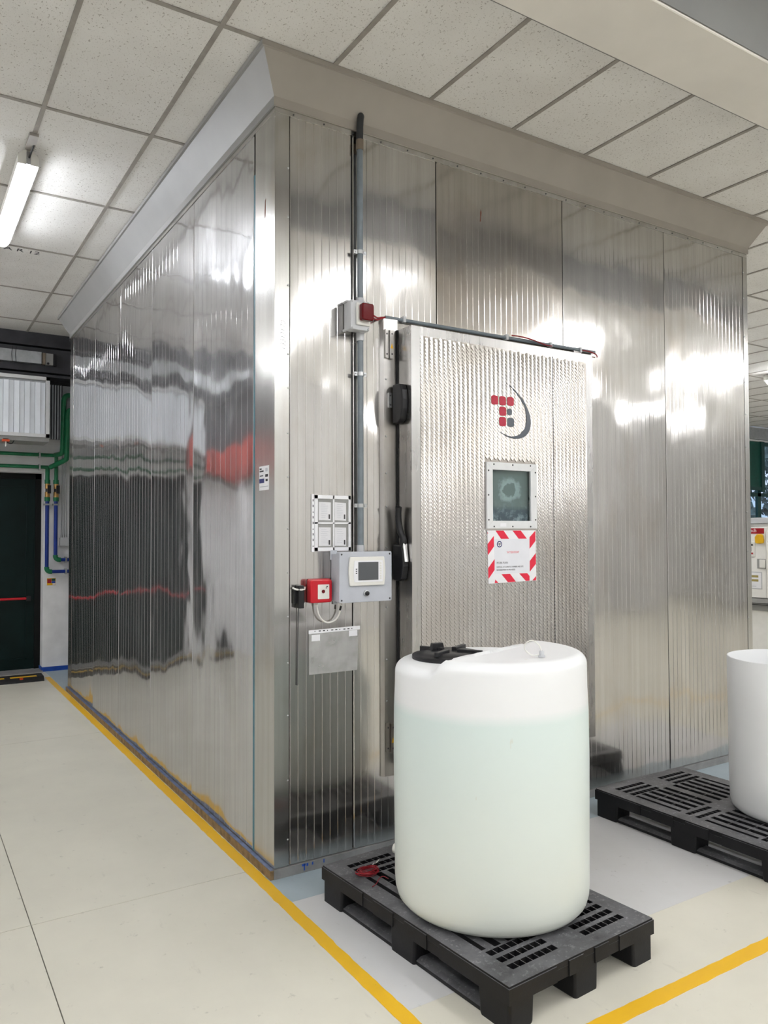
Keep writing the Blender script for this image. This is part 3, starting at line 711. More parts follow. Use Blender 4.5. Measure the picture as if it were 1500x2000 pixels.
tag(MB().tube(P, [.017+.001*math.sin(i*.3) if i > 5 else .022-.0008*i for i in range(len(P))], 12).build('latch_lever', BLACK, dr, smooth=True), 'black curved latch lever')
# hinge plates on the frame
for z0 in (2.645, .53):
    h = MB().box(.632, .652, -.034, -.022, z0, z0+.155).box(.655, .677, -.046, -.024, z0-.005, z0+.15).build('hinge_plate', STEEL_FR, fr)
    MB().prism([(.657, z0+.05), (.674, z0+.05), (.6655, z0+.078)], 'y', -.0468, -.0455).build('warning_triangle', YELLOWB, h)
    for zz in (z0+.02, z0+.13): screw(.642, -.034, zz, h, scrd); screw(.667, -.046, zz, h, scrd)
MB().box(.650, .668, -.040, -.024, 2.375, 2.455).build('keeper_plate', ZINC, fr)
for zz in (2.39, 2.44): screw(.659, -.040, zz, fr, scrd)

# ---- warning notice on the door
nt = thing('warning_notice', 'white paper notice with red and white striped tape border on the door', 'notice', (1.39, DY-.005, 1.41))
yN = DY-.0056
MB().prism([(1.211, 1.710), (1.574, 1.711), (1.577, 1.419), (1.218, 1.412)], 'y', yN-.0010, yN).build('striped_border_sheet', PAPER, nt)
MB().prism([(1.260, 1.662), (1.526, 1.661), (1.525, 1.465), (1.265, 1.466)], 'y', yN-.0016, yN-.0009).build('notice_sheet', PAPER2, nt)
for P in ([(1.271, 1.7095), (1.33, 1.7095), (1.371, 1.663), (1.311, 1.663)], [(1.397, 1.7095), (1.46, 1.7095), (1.506, 1.663), (1.443, 1.663)],
          [(1.258, 1.68), (1.2595, 1.621), (1.2145, 1.572), (1.2125, 1.634)], [(1.263, 1.55), (1.262, 1.488), (1.2175, 1.439), (1.216, 1.5)],
          [(1.572, 1.709), (1.573, 1.649), (1.527, 1.604), (1.527, 1.671)], [(1.5745, 1.578), (1.575, 1.515), (1.5275, 1.471), (1.5275, 1.533)], [(1.5755, 1.444), (1.5755, 1.420), (1.546, 1.4195)],
          [(1.312, 1.463), (1.376, 1.463), (1.420, 1.417), (1.36, 1.416)], [(1.446, 1.463), (1.507, 1.463), (1.525, 1.446), (1.525, 1.4195), (1.496, 1.4185)], [(1.268, 1.434), (1.289, 1.4145), (1.262, 1.4145)], [(1.2125, 1.702), (1.2125, 1.693), (1.218, 1.693)]):
    MB().prism(P, 'y', yN-.0015, yN-.0009).build('red_stripe', REDPRINT, nt)
yT = yN-.0017; xd, yd = (1, 0, 0), (0, 0, 1)
text('"ATTENTION"', .0165, (1.399, yT, 1.580), xd, yd, REDPRINT, 'heading_text', nt, 'CENTER', squeeze=.90)
text('WORK PLAN:', .0165, (1.276, yT, 1.522), xd, yd, INK, 'plan_text', nt, squeeze=.86)
text('DISPOSAL OF CLIMATIC CHAMBER AND SITE', .0125, (1.276, yT, 1.499), xd, yd, INK, 'plan_text', nt, squeeze=.80)
text('REFURBISHMENT IN PROGRESS', .0125, (1.276, yT, 1.483), xd, yd, INK, 'plan_text', nt, squeeze=.80)
em = MB().lathe([(.0185, -.0022+yN), (.0185, yN-.0015)], (1.2985, 0, 1.6325), 28, 'y').build('round_emblem', NAVY, nt)
MB().lathe([(.0125, -.0026+yN), (.0125, yN-.0021)], (1.2985, 0, 1.6325), 24, 'y').build('emblem_disc', PAPER, em)
MB().box(1.290, 1.307, yN-.0030, yN-.0025, 1.631, 1.637).box(1.2955, 1.3015, yN-.0030, yN-.0025, 1.624, 1.629).build('emblem_marks', INK, em)

# ================================================================== THINGS ON THE FRONT WALL
# vertical conduit
cx, cy, cr = .474, -.034, .0165
cn = thing('cable_conduit', 'grey vertical cable conduit running up the steel front into the cornice', 'conduit', (cx, 0, 1.6))
MB().tube([(cx, cy, 2.92), (cx, cy, 3.745)], cr, 16).build('upper_pipe', CONDUIT, cn, smooth=True)
MB().tube([(cx, cy, 1.612), (cx, cy, 2.745)], cr, 16).build('lower_pipe', CONDUIT, cn, smooth=True)
P = [(cx, cy, 3.735), (cx, cy, 3.86), (cx+.001, cy-.004, 3.90)]+[(cx+.002+.004*i, cy-.006+.030*(1-math.cos(i*.55)), 3.90+.034*math.sin(min(1.57, i*.55))) for i in range(1, 4)]+[(cx+.015, cy+.10, 3.90)]
MB().tube(P, .0185, 14).build('flexible_bend', CONDARK, cn, smooth=True)
MB().tube([(cx, cy, 3.735), (cx, cy, 3.79)], .021, 16).build('coupling', TAN, cn, smooth=True)
MB().tube([(cx, cy, 1.597), (cx, cy, 1.635)], .0205, 16).build('coupling', GREYPL2, cn, smooth=True)
for z in (3.186, 2.537, 1.842):
    mb = MB()
    pts = arc((cx, cy), cr+.003, math.pi*.0, -math.pi, 12, 'xy', z)
    for i in range(12):
        a, b2 = pts[i], pts[i+1]
        mb.prism([(a[0], a[1]), (b2[0], b2[1]), (cx+(b2[0]-cx)*.86, cy+(b2[1]-cy)*.86), (cx+(a[0]-cx)*.86, cy+(a[1]-cy)*.86)], 'z', z-.010, z+.010)
    mb.box(cx-cr-.020, cx-cr, cy-.002, cy+.002, z-.010, z+.010); mb.box(cx+cr, cx+cr+.020, cy-.002, cy+.002, z-.010, z+.010)
    mb.box(cx-cr-.003, cx-cr, cy, -.003, z-.008, z+.008); mb.box(cx+cr, cx+cr+.003, cy, -.003, z-.008, z+.008)
    cl = mb.build('pipe_clamp', ZINC, cn)
    for sx in (-1, 1): screw(cx+sx*(cr+.012), cy-.002, z, cl)
# beacon
bc = thing('alarm_beacon', 'square red alarm beacon on a light grey junction box', 'alarm light', (.435, 0, 2.75))
MB().box(.392, .500, -.055, -.004, 2.762, 2.908).build('rear_box', GREYPL2, bc, bevel=.004)
MB().box(.384, .398, -.050, -.003, 2.905, 2.915).box(.384, .398, -.05, -.003, 2.757, 2.767).build('mounting_lug', GREYPL2, bc)
MB().box(.380, .492, -.100, -.055, 2.752, 2.905).build('front_cover', GREYPL2, bc, bevel=.004)
MB().box(.408, .492, -.112, -.100, 2.775, 2.892).build('lens_base', WHITEPL, bc, bevel=.006)
MB().prism(rrect(.420, .492, 2.795, 2.884, .012), 'y', -.150, -.112).build('red_lens', REDL, bc, bevel=.008)
for z in (2.918, 2.735): MB().tube([(cx, cy, z-.022), (cx, cy, z+.022)], .021, 16).build('cable_gland', GREYPL2, bc, smooth=True)
for x, z in ((.388, 2.897), (.484, 2.897), (.388, 2.760), (.484, 2.760)): screw(x, -.100, z, bc)
# thin horizontal conduit with red cable
hc = thing('thin_cable_duct', 'thin horizontal grey cable conduit above the chamber door', 'conduit', (1.4, 0, 2.86))
MB().tube([(.640, -.018, 2.868), (1.42, -.018, 2.870), (2.255, -.018, 2.874)], .010, 12).build('thin_pipe', CONDUIT, hc, smooth=True)
for x in (.76, 1.50, 1.86, 2.12): MB().box(x-.008, x+.008, -.032, -.002, 2.856, 2.888).build('duct_clip', GREYPL2, hc)
rc = thing('red_cable', 'thin dark red cables between the beacon and the thin conduit', 'cable', (.56, 0, 2.86))
for dz in (0, -.018): MB().tube(smooth_poly([(.492, -.06, 2.865+dz), (.53, -.05, 2.863+dz), (.58, -.035, 2.852+dz*.6), (.612, -.024, 2.862+dz*.3), (.645, -.018, 2.868)], 4), .0042, 7).build('cable_strand', REDW, rc, smooth=True)
MB().tube(smooth_poly([(1.53, -.034, 2.885), (1.60, -.042, 2.884), (1.70, -.042, 2.876), (1.80, -.036, 2.862), (1.86, -.034, 2.862)], 4), .0038, 7).build('cable_strand', REDW, rc, smooth=True)
MB().tube(smooth_poly([(2.13, -.034, 2.868), (2.19, -.036, 2.867), (2.25, -.032, 2.858), (2.29, -.01, 2.850)], 4), .0038, 7).build('cable_strand', REDW, rc, smooth=True)
# document pocket with four sections
dp = thing('document_holder', 'white framed wall pocket with four papers behind clear windows', 'document holder', (.31, 0, 1.6))
MB().box(.202, .217, -.006, -.001, 1.602, 1.898).build('binder_strip', PAPER, dp)
for k in range(9): MB().box(.207, .2115, -.0066, -.0058, 1.628+k*.029, 1.628+k*.029+(.012 if k % 3 else .006)).build('strip_hole', INK, dp)
MB().box(.218, .428, -.005, -.001, 1.606, 1.892).build('backing', MACHG, dp)
X0, X1, Z0, Z1 = .218, .428, 1.606, 1.893; xm, zm = .327, 1.750
mb = MB()
for q in ((X0, X0+.017, Z0, Z1), (X1-.013, X1, Z0, Z1), (X0, X1, Z1-.018, Z1), (X0, X1, Z0, Z0+.018), (xm-.004, xm+.004, Z0, Z1), (X0, X1, zm-.004, zm+.004)): mb.box(q[0], q[1], -.010, -.004, q[2], q[3])
mb.build('white_frame', PAPER, dp)
for x0, x1 in ((.242, .312), (.335, .402)):
    for z0, z1 in ((1.632, 1.728), (1.765, 1.858)):
        pp = MB(); kk = 6; t_ = random.uniform(-.003, .003)
        for i in range(kk+1):
            x = x0+(x1-x0)*i/kk; y = -.0062-.0016*math.sin(math.pi*i/kk)
            pp.v += [(x, y, z0+t_*i/kk), (x, y, z1+t_*i/kk), (x, y+.0008, z0+t_*i/kk), (x, y+.0008, z1+t_*i/kk)]
        for i in range(kk):
            q = 4*i; pp.f += [(q, q+1, q+5, q+4), (q+2, q+6, q+7, q+3), (q, q+4, q+6, q+2), (q+1, q+3, q+7, q+5)]
        po = pp.build('paper_slip', PAPER, dp)
        for r_ in range(8):
            zz = z1-.012-r_*.0098; MB().box(x0+.010+random.uniform(0, .004), x1-.014-random.uniform(0, .020), -.00865, -.0083, zz, zz+.0012).build('print_line', GREYPL, po)
        MB().box(x1-.014, x1-.006, -.0088, -.0080, z0+.006, z0+.03).build('print_mark', INK, po)
for x0, x1 in ((X0+.017, xm-.004), (xm+.004, X1-.013)):
    for z0, z1 in ((Z0+.018, zm-.004), (zm+.004, Z1-.018)): MB().box(x0, x1, -.0100, -.0095, z0, z1).build('clear_window', CLEAR, dp)
# control panel box
cp = thing('control_panel', 'light grey control box with touch screen and black button', 'control panel', (.46, 0, 1.335))
MB().box(.313, .612, -.075, -.004, 1.347, 1.592).build('box_body', GREYPL, cp, bevel=.004)
MB().box(.308, .345, -.012, -.002, 1.560, 1.610).box(.325, .345, -.012, -.002, 1.330, 1.35).build('mounting_lug', GREYPL, cp)
MB().prism(rrect(.305, .619, 1.343, 1.602, .008), 'y', -.110, -.075).build('box_lid', GREYPL, cp, bevel=.003)
for x, z in ((.318, 1.589), (.606, 1.589), (.318, 1.356), (.606, 1.356)): screw(x, -.110, z, cp, scrd)
def bulge(x0, x1, z0, z1, b): # barrel sided plate
    out = []
    for i in range(9): out.append((x1+b*math.sin(math.pi*i/8), z0+(z1-z0)*i/8))
    for i in range(9): out.append((x0-b*math.sin(math.pi*i/8), z1-(z1-z0)*i/8))
    return out
tp = MB().prism(bulge(.362, .566, 1.428, 1.576, .008), 'y', -.122, -.110).build('touch_screen_bezel', WHITEPL, cp, bevel=.004)
MB().prism(bulge(.385, .553, 1.447, 1.556, .004), 'y', -.1245, -.121).build('inner_bezel', PAPER, tp)
MB().box(.407, .527, -.1255, -.1243, 1.456, 1.549).build('screen', SCREEN, tp)
for k in range(7): MB().box(.536, .547, -.1262, -.1243, 1.459+k*.0131, 1.468+k*.0131).build('side_key', WHITEPL, tp, bevel=.001)
for k in range(3): MB().box(.392, .400, -.1253, -.1243, 1.490+k*.0105, 1.4955+k*.0105).build('status_mark', INK, tp)
bt_ = MB().lathe([(.016, -.110), (.016, -.117), (.0125, -.119)], (.462, 0, 1.388), 24, 'y').build('button_ring', ZINC, cp, smooth=True)
MB().lathe([(.012, -.117), (.012, -.124), (.010, -.1255), (.0, -.126)], (.462, 0, 1.388), 24, 'y').build('button_cap', BLACK, bt_, smooth=True)
# red call point
rp = thing('fire_alarm_point', 'red square alarm call point with white front plate', 'alarm button', (.23, 0, 1.34))
MB().prism(rrect(.176, .300, 1.344, 1.465, .010), 'y', -.030, -.003).build('rear_housing', RED, rp, bevel=.004)
MB().prism(rrect(.171, .294, 1.346, 1.463, .012), 'y', -.055, -.031).build('front_housing', RED, rp, bevel=.006)
MB().prism(rrect(.211, .275, 1.365, 1.438, .003), 'y', -.058, -.054).build('white_plate', WHITEPL, rp)
MB().lathe([(.009, -.0575), (.009, -.060), (.0, -.0605)], (.241, 0, 1.403), 20, 'y').build('press_button', REDL, rp, smooth=True)
MB().box(.259, .2665, -.0588, -.0578, 1.424, 1.430).box(.256, .259, -.0588, -.0578, 1.416, 1.425).build('hammer_symbol', INK, rp)
# white cable loop
wc = thing('white_cable', 'white cable hanging in a loop between the red call point and control box', 'cable', (.30, 0, 1.25))
P = smooth_poly([(.222, -.02, 1.345), (.224, -.022, 1.318), (.232, -.024, 1.285), (.256, -.024, 1.252), (.292, -.022, 1.240), (.330, -.022, 1.252), (.352, -.024, 1.285), (.358, -.030, 1.318), (.362, -.04, 1.347)], 5)
MB().tube(P, .0042, 8).build('cable_run', WHITEPL, wc, smooth=True)
MB().tube([(.222, -.02, 1.348), (.222, -.021, 1.326)], .0068, 10).build('cable_gland', WHITEPL, wc, smooth=True)
MB().tube([(.354, -.026, 1.30), (.358, -.031, 1.322)], .0055, 8).build('tape_wrap', BLACK, wc, smooth=True)
# black bracket with hanging wire
bk = thing('black_wall_bracket', 'small black bracket with cable ties and a thin hanging rod', 'bracket', (.127, 0, 1.32))
MB().box(.098, .156, -.018, -.003, 1.345, 1.412).build('wing_plate', BLACK, bk, bevel=.002)
MB().box(.112, .142, -.042, -.003, 1.322, 1.436).build('bracket_body', BLACK, bk, bevel=.003)
MB().tube([(.092, -.012, 1.424), (.105, -.03, 1.416), (.127, -.046, 1.415), (.149, -.03, 1.417), (.160, -.012, 1.424)], .0048, 8).build('cable_tie', WHITEPL, bk, smooth=True)
MB().tube([(.125, -.010, 1.323), (.122, -.008, 1.15), (.120, -.006, .935)], .0022, 6).build('hanging_rod', DARKST, bk, smooth=True)
# empty clear sleeve
sv = thing('clear_document_sleeve', 'empty clear plastic sleeve with a white perforated top edge', 'document sleeve', (.33, 0, .978))
MB().prism([(.188, .980), (.470, .979), (.478, 1.190), (.188, 1.188)], 'y', -.0032, -.0022).build('clear_film', FILM, sv)
MB().prism([(.186, 1.186), (.486, 1.190), (.486, 1.210), (.186, 1.204)], 'y', -.0048, -.0020).build('binder_strip', PAPER, sv)
for k in range(10):
    x = .218+k*.024; MB().box(x, x+(.012 if k % 3 else .005), -.0054, -.0046, 1.1955, 1.2005).build('strip_hole', INK, sv)
MB().box(.202, .250, -.0042, -.0031, 1.148, 1.180).build('white_tape_patch', PAPER, sv); MB().box(.420, .470, -.0042, -.0031, 1.158, 1.188).build('white_tape_patch', PAPER, sv)

# ================================================================== PALLETS
PW, PL, PH = .80, 1.20, .160
def plate(holes, x0, x1, y0, y1, z0, z1):
    """slab with rectangular through holes"""
    xs = sorted({round(v, 5) for h in holes for v in h[:2]} | {x0, x1}); ys = sorted({round(v, 5) for h in holes for v in h[2:]} | {y0, y1})
    nx, ny = len(xs)-1, len(ys)-1; solid = [[True]*ny for _ in range(nx)]
    for h in holes:
        for i in range(nx):
            cxm = (xs[i]+xs[i+1])/2
            if not h[0] < cxm < h[1]: continue
            for j in range(ny):
                if h[2] < (ys[j]+ys[j+1])/2 < h[3]: solid[i][j] = False
    mb = MB(); idx = {}
    def V(i, j, z):
        k = (i, j, z)
        if k not in idx: idx[k] = len(mb.v); mb.v.append((xs[i], ys[j], z0 if z == 0 else z1))
        return idx[k]
    # merge runs along y into long quads where possible is not needed: cell counts stay small
    for i in range(nx):
        for j in range(ny):
            if not solid[i][j]: continue
            mb.f.append((V(i,j,1), V(i+1,j,1), V(i+1,j+1,1), V(i,j+1,1))); mb.f.append((V(i,j,0), V(i,j+1,0), V(i+1,j+1,0), V(i+1,j,0)))
            for di, dj, a, b_ in ((-1,0,(i,j),(i,j+1)), (1,0,(i+1,j),(i+1,j+1)), (0,-1,(i,j),(i+1,j)), (0,1,(i,j+1),(i+1,j+1))):
                p, q = i+di, j+dj
                if 0 <= p < nx and 0 <= q < ny and solid[p][q]: continue
                mb.f.append((V(a[0],a[1],0), V(b_[0],b_[1],0), V(b_[0],b_[1],1), V(a[0],a[1],1)))
    return mb
def deck_holes():
    H = []
    def row_x(xa, xb, y, h, n):      # row of square holes running across
        p = (xb-xa)/n
        for i in range(n): H.append((xa+p*i+.0015, xa+p*(i+1)-.0015, y, y+h))
    hx = PW/2
    for sy in (-1, 1):
        for r in range(3):
            yc = sy*(PL/2-.085-r*.054)-.016
            row_x(-hx+.085, -.075, yc, .032, 7); row_x(.075, hx-.085, yc, .032, 7)
    for r in range(2):
        yc = (-.030, .030)[r]-.014
        row_x(-hx+.085, -.11, yc, .028, 6); row_x(.11, hx-.085, yc, .028, 6)
    for sy in (-1, 1):
        ya, yb = (.068, .385) if sy > 0 else (-.385, -.068)
        xcs = [-.305, -.24, -.175, -.11, -.045, .045, .11, .175, .24, .305]
        for k, xc in enumerate(xcs):
            if k in (0, 9): H.append((xc-.011, xc+.011, ya+.01, yb-.01)); continue
            n = 3; p = (yb-ya)/n
            for i in range(n): H.append((xc-.017, xc+.017, ya+p*i+.002, ya+p*(i+1)-.002))
    return H
def pallet_parts():
    parts = []
    parts.append(('top_deck', plate(deck_holes(), -PW/2, PW/2, -PL/2, PL/2, PH-.022, PH).mesh('top_deck')))
    mb = MB(); a, b_ = PW/2, PL/2; zt, zb = PH-.001, PH-.062
    notch = lambda L: [(-L, -L*.36), (-L*.30, L*.0), (L*.06, L*.36), (L*.42, L)]
    th = .010
    for sx in (-1, 1):
        mb.box(min(sx*a, sx*(a-th)), max(sx*a, sx*(a-th)), -b_, b_, zb, zt-.022)
        for q in notch(b_): mb.box(min(sx*(a+.004), sx*(a-th)), max(sx*(a+.004), sx*(a-th)), q[0]+(.02 if q[0] > -b_ else -.004), q[1]-(.02 if q[1] < b_ else -.004), zb, zt-.006)
    for sy in (-1, 1):
        mb.box(-a+th, a-th, min(sy*b_, sy*(b_-th)), max(sy*b_, sy*(b_-th)), zb, zt-.022)
        for q in notch(a): mb.box(q[0]+(.02 if q[0] > -a else th+.0002), q[1]-(.02 if q[1] < a else th+.0002), min(sy*(b_+.004), sy*(b_-th)), max(sy*(b_+.004), sy*(b_-th)), zb, zt-.006)
    parts.append(('deck_skirt', mb.mesh('deck_skirt')))
    mb = MB()                                                       # stiffening ribs under the deck
    for x in (-.29, -.20, -.10, 0, .10, .20, .29): mb.box(x-.004, x+.004, -b_+.02, b_-.02, zb+.012, PH-.02)
    for y in (-.42, -.25, -.09, .09, .25, .42): mb.box(-a+.02, a-.02, y-.004, y+.004, zb+.012, PH-.02)
    parts.append(('underside_rib', mb.mesh('underside_rib')))
    hx = {-1: (-a, -a+.13), 0: (-.07, .07), 1: (a-.13, a)}; hy = {-1: (-b_, -b_+.165), 0: (-.085, .085), 1: (b_-.165, b_)}
    for i in (-1, 0, 1):
        for j in (-1, 0, 1):
            x0, x1 = hx[i]; y0, y1 = hy[j]; cxm, cym = (x0+x1)/2, (y0+y1)/2
            mb = MB(); poly = rrect(x0+.002, x1-.002, y0+.002, y1-.002, .012, 4); n = len(poly)
            zs = [(0.0, .90), (.006, .93), (PH-.024, 1.0)]
            for z, s_ in zs:
                for p in poly:
                    ex = cxm if i == 0 else (x0+.002 if i < 0 else x1-.002); ey = cym if j == 0 else (y0+.002 if j < 0 else y1-.002)
                    mb.v.append((ex+(p[0]-ex)*s_, ey+(p[1]-ey)*s_, z))
            for r in range(2):
                for k in range(n): mb.f.append((r*n+k, r*n+(k+1) % n, (r+1)*n+(k+1) % n, (r+1)*n+k))
            mb.f.append(tuple(range(n))[::-1])
            parts.append(('foot', mb.mesh('foot')))
    for i in (-1, 0, 1):
        x0, x1 = hx[i]; xa, xb = x0+.012, x1-.012
        mb = MB().prism([(xa, 0.002), (xb, .002), (xb, .016), (xb-.022, .026), (xa+.022, .026), (xa, .016)], 'y', -b_+.10, b_-.10)
        parts.append(('runner', mb.mesh('runner')))
    for nm, me in parts: me.materials.append(PALLET)
    return parts
PP = pallet_parts()
def pallet(label, loc, rz):
    t = thing('plastic_pallet', label, 'pallet', loc, rz, 'black plastic pallets in front of the chamber')
    for nm, me in PP:
        o = bpy.data.objects.new(nm, me); COL.objects.link(o); o.parent = t
    return t
p1 = pallet('black plastic pallet in the foreground under the capped liquid tank', (.542, -.890, 0), math.radians(4.0))
p2 = pallet('black plastic pallet at the right edge under the open white barrel', (2.395, -.835, 0), math.radians(.6))

# ================================================================== TANKS
TC = (.566, -.965); TR = .408; TZ0 = PH+.0005
tk = thing('liquid_tank', 'white translucent cylindrical tank with black screw lid, filled with pale green liquid', 'tank', (TC[0], TC[1], TZ0))
def tank_body():
    mb = MB(); n = 96
    ch_p, ch_d = Vector((.356-TC[0], -1.038-TC[1])), Vector((.9535, .3015)); nrm = Vector((ch_d.y, -ch_d.x))  # raised side
    z_lo, z_hi = 1.155-TZ0, 1.200-TZ0
    prof = [(0.0, 0.0), (TR-.075, 0.0), (TR-.05, .004), (TR-.028, .014), (TR-.012, .032), (TR-.004, .06), (TR-.001, .10), (TR, .3), (TR+.003, .6), (TR+.001, .80), (TR-.003, .90)]
    rings = []
    for r, z in prof[1:]:
        rings.append([(r*math.cos(2*math.pi*j/n), r*math.sin(2*math.pi*j/n), z) for j in range(n)])
    def ztop(x, y):
        s_ = (Vector((x, y))-ch_p).dot(nrm)
        t = max(0, min(1, (s_+.012)/.024)); t = t*t*(3-2*t)
        return z_lo+(z_hi-z_lo)*t
    # rounded shoulder up to the local top height
    rs = .045
    for k in range(0, 7):
        a = k/6*math.pi/2; r = TR-.004-rs*(1-math.cos(a))
        ringv = []
        for j in range(n):
            q = 2*math.pi*j/n; x, y = r*math.cos(q), r*math.sin(q); zt = ztop(x*1.0, y*1.0)
            ringv.append((x, y, zt-rs+rs*math.sin(a)))
        rings.append(ringv)
    for r in [TR-.055-.0122*i for i in range(1, 29)]:
        if r < .005: break
        rg = []
        for j in range(n):
            x, y = r*math.cos(2*math.pi*j/n), r*math.sin(2*math.pi*j/n); inside = (Vector((x, y))-ch_p).dot(nrm) > .02
            rg.append((x, y, ztop(x, y)-(.010*(1-(r/TR)**2) if inside else 0)))     # slight sag of the raised half
        rings.append(rg)
    b0 = len(mb.v); mb.v.append((0, 0, 0))
    for rg in rings: mb.v += rg
    for j in range(n): mb.f.append((0, 1+(j+1) % n, 1+j))
    for i in range(len(rings)-1):
        for j in range(n): mb.f.append((1+i*n+j, 1+i*n+(j+1) % n, 1+(i+1)*n+(j+1) % n, 1+(i+1)*n+j))
    mb.v.append((0, 0, ztop(0, 0))); L = len(mb.v)-1; i = len(rings)-1
    for j in range(n): mb.f.append((1+i*n+j, 1+i*n+(j+1) % n, L))
    return mb
o = tank_body().build('tank_body', TANKM, tk, smooth=True, local=True, auto=False)
LC = (.455, -.838); zl = 1.153; LRr = .168
lid = MB().lathe([(LRr-.012, zl), (LRr, zl+.002), (LRr, zl+.016), (LRr-.006, zl+.020), (LRr-.018, zl+.020), (LRr-.030, zl+.026), (.10, zl+.034), (.05, zl+.030), (.0, zl+.028)], (LC[0], LC[1], 0), 48).build('screw_lid', BLACK, tk, smooth=True)
for k in range(4):
    a = k*math.pi/2+.5; ca, sa = math.cos(a), math.sin(a)
    mb = MB(); poly = [(.035, -.012), (.145, -.010), (.150, .0), (.145, .010), (.035, .012)]
    mb.prism([(LC[0]+p[0]*ca-p[1]*sa, LC[1]+p[0]*sa+p[1]*ca) for p in poly], 'z', zl+.022, zl+.044); mb.build('lid_rib', BLACK, lid, bevel=.003)
gx_, gy_ = LC[0]-.03, LC[1]+.06
MB().prism([(gx_-.035, zl+.03), (gx_+.035, zl+.03), (gx_+.026, zl+.062), (gx_-.026, zl+.062)], 'y', gy_-.012, gy_+.012).build('lid_grip', BLACK, lid, bevel=.003)
V = (.612, -1.235); zv = 1.197
MB().lathe([(.014, zv), (.014, zv+.006), (.0095, zv+.008), (.0095, zv+.022), (.007, zv+.026), (.0, zv+.026)], (V[0], V[1], 0), 16).build('vent_fitting', GREYPL2, tk, smooth=True)
P = smooth_poly([(V[0], V[1], zv+.02), (V[0]-.004, V[1]+.008, zv+.045), (V[0]-.028, V[1]+.022, zv+.066), (V[0]-.052, V[1]+.034, zv+.056), (V[0]-.056, V[1]+.036, zv+.030), (V[0]-.034, V[1]+.018, zv+.008), (V[0]-.012, V[1]+.004, zv+.010)], 5)
MB().tube(P, .0026, 8).build('breather_hose', WHITEPL, tk, smooth=True)
A_ = math.atan2(-.545-TC[1], .315-TC[0]); dx, dy = math.cos(A_), math.sin(A_); px, py = TC[0]+dx*(TR-.01), TC[1]+dy*(TR-.01)
mb = MB().tube([(px, py, .275), (px+dx*.035, py+dy*.035, .275)], .017, 16); mb.tube([(px+dx*.035, py+dy*.035, .275), (px+dx*.06, py+dy*.06, .275)], [.023, .021], 16); mb.build('drain_plug', WHITEPL, tk, smooth=True)

BC = (2.600, -1.100); BR = .322
br = thing('white_barrel', 'plain white plastic barrel without lid at the right edge', 'barrel', (BC[0], BC[1], TZ0))
o = MB().lathe([(0, 0), (BR-.05, 0), (BR-.03, .006), (BR-.012, .022), (BR-.003, .055), (BR, .2), (BR+.002, .6), (BR+.004, .836), (BR+.002, .842), (BR-.004, .842), (BR-.006, .836), (BR-.008, .6), (BR-.010, .2), (BR-.03, .03), (0, .02)], (0, 0, 0), 72).build('barrel_shell', TANKE, br, smooth=True, local=True)
MB().lathe([(0, .45), (BR-.0105, .45), (BR-.0105, .455), (0, .455)], (0, 0, 0), 48).build('barrel_contents', TANKE, br, local=True)

# ---- coil of red wire on the pallet
wr = thing('wire_coil', 'small coil of thin red wire lying on the foreground pallet', 'wire', (.235, -.50, PH))
mb = MB(); pts = []; N_ = 11*26
for i in range(N_):
    q = 2*math.pi*i/26; k = i//26; random.seed(k*3+1)
    ra, rb = .047+random.uniform(-.010, .010), .036+random.uniform(-.008, .008); ox, oy = random.uniform(-.006, .006), random.uniform(-.006, .006)
    pts.append((.236+ox+ra*math.cos(q), -.502+oy+rb*math.sin(q), PH+.005+.0012*k+.004*math.sin(q*1.3+k)))
mb.tube(pts, .0015, 6).build('coil', REDW, wr, smooth=True)
MB().tube(smooth_poly([(.20, -.50, PH+.006), (.185, -.485, PH+.004), (.178, -.495, PH+.006), (.192, -.52, PH+.004), (.21, -.525, PH+.006)], 5), .0021, 6).build('loose_end', REDW, wr, smooth=True)
MB().tube(smooth_poly([(.178, -.635, PH+.003), (.205, -.622, PH+.004), (.235, -.60, PH+.012), (.258, -.595, PH+.014), (.275, -.612, PH+.006)], 5), .0019, 6).build('loose_end', REDW, wr, smooth=True)
MB().tube(smooth_poly([(.272, -.478, PH+.01), (.285, -.465, PH+.018), (.302, -.462, PH+.016), (.325, -.450, PH+.022)], 5), .0028, 6).build('bare_copper_end', CHROME, wr, smooth=True)

# ================================================================== FAR LEFT CORNER
au = thing('air_handling_unit', 'pale blue-grey panelled air unit in a white frame above the exit door', 'air unit', (-.8, 6.45, 2.83))
UX0, UX1, UZ0, UZ1, UY = -1.75, -.095, 2.828, 3.538, 6.20
MB().box(UX0+.02, UX1-.02, UY+.05, 6.64, UZ0+.01, UZ1-.01).build('casing', GALV, au)
mb = MB(); q = .040
mb.box(UX0, UX1, UY, UY+.05, UZ0, UZ0+q); mb.box(UX0, UX1, UY, UY+.05, UZ1-q, UZ1); mb.box(UX0, UX0+q, UY, UY+.05, UZ0, UZ1); mb.box(UX1-q, UX1, UY, UY+.05, UZ0, UZ1)
mb.build('white_frame', ALU, au)
x = UX1-q-.006
for k in range(14):
    x1 = x; x0 = max(UX0+q, x-.1115)
    if x1-x0 < .02: break
    MB().prism([(x0+.001, UY+.03), (x0+.003, UY+.018), ((x0+x1)/2, UY+.012), ((x0+x1)/2+.002, UY+.018), (x1-.003, UY+.022), (x1-.001, UY+.03)], 'z', UZ0+q, UZ1-q-.028).build('slatted_panel', UNITP, au)
    x -= .1115
MB().box(UX0, UX1, UY+.02, 6.64, UZ0-.05, UZ0).build('base_tray', MACHG, au)
o_ = thing('orange_valve', 'small orange valve with white stem under the air unit', 'valve', (-.55, 6.25, 2.76))
MB().box(-.595, -.52, 6.17, 6.24, 2.755, 2.78).build('valve_body', ORANGE, o_); MB().box(-.565, -.552, 6.185, 6.20, 2.70, 2.765).build('valve_stem', WHITEPL, o_)
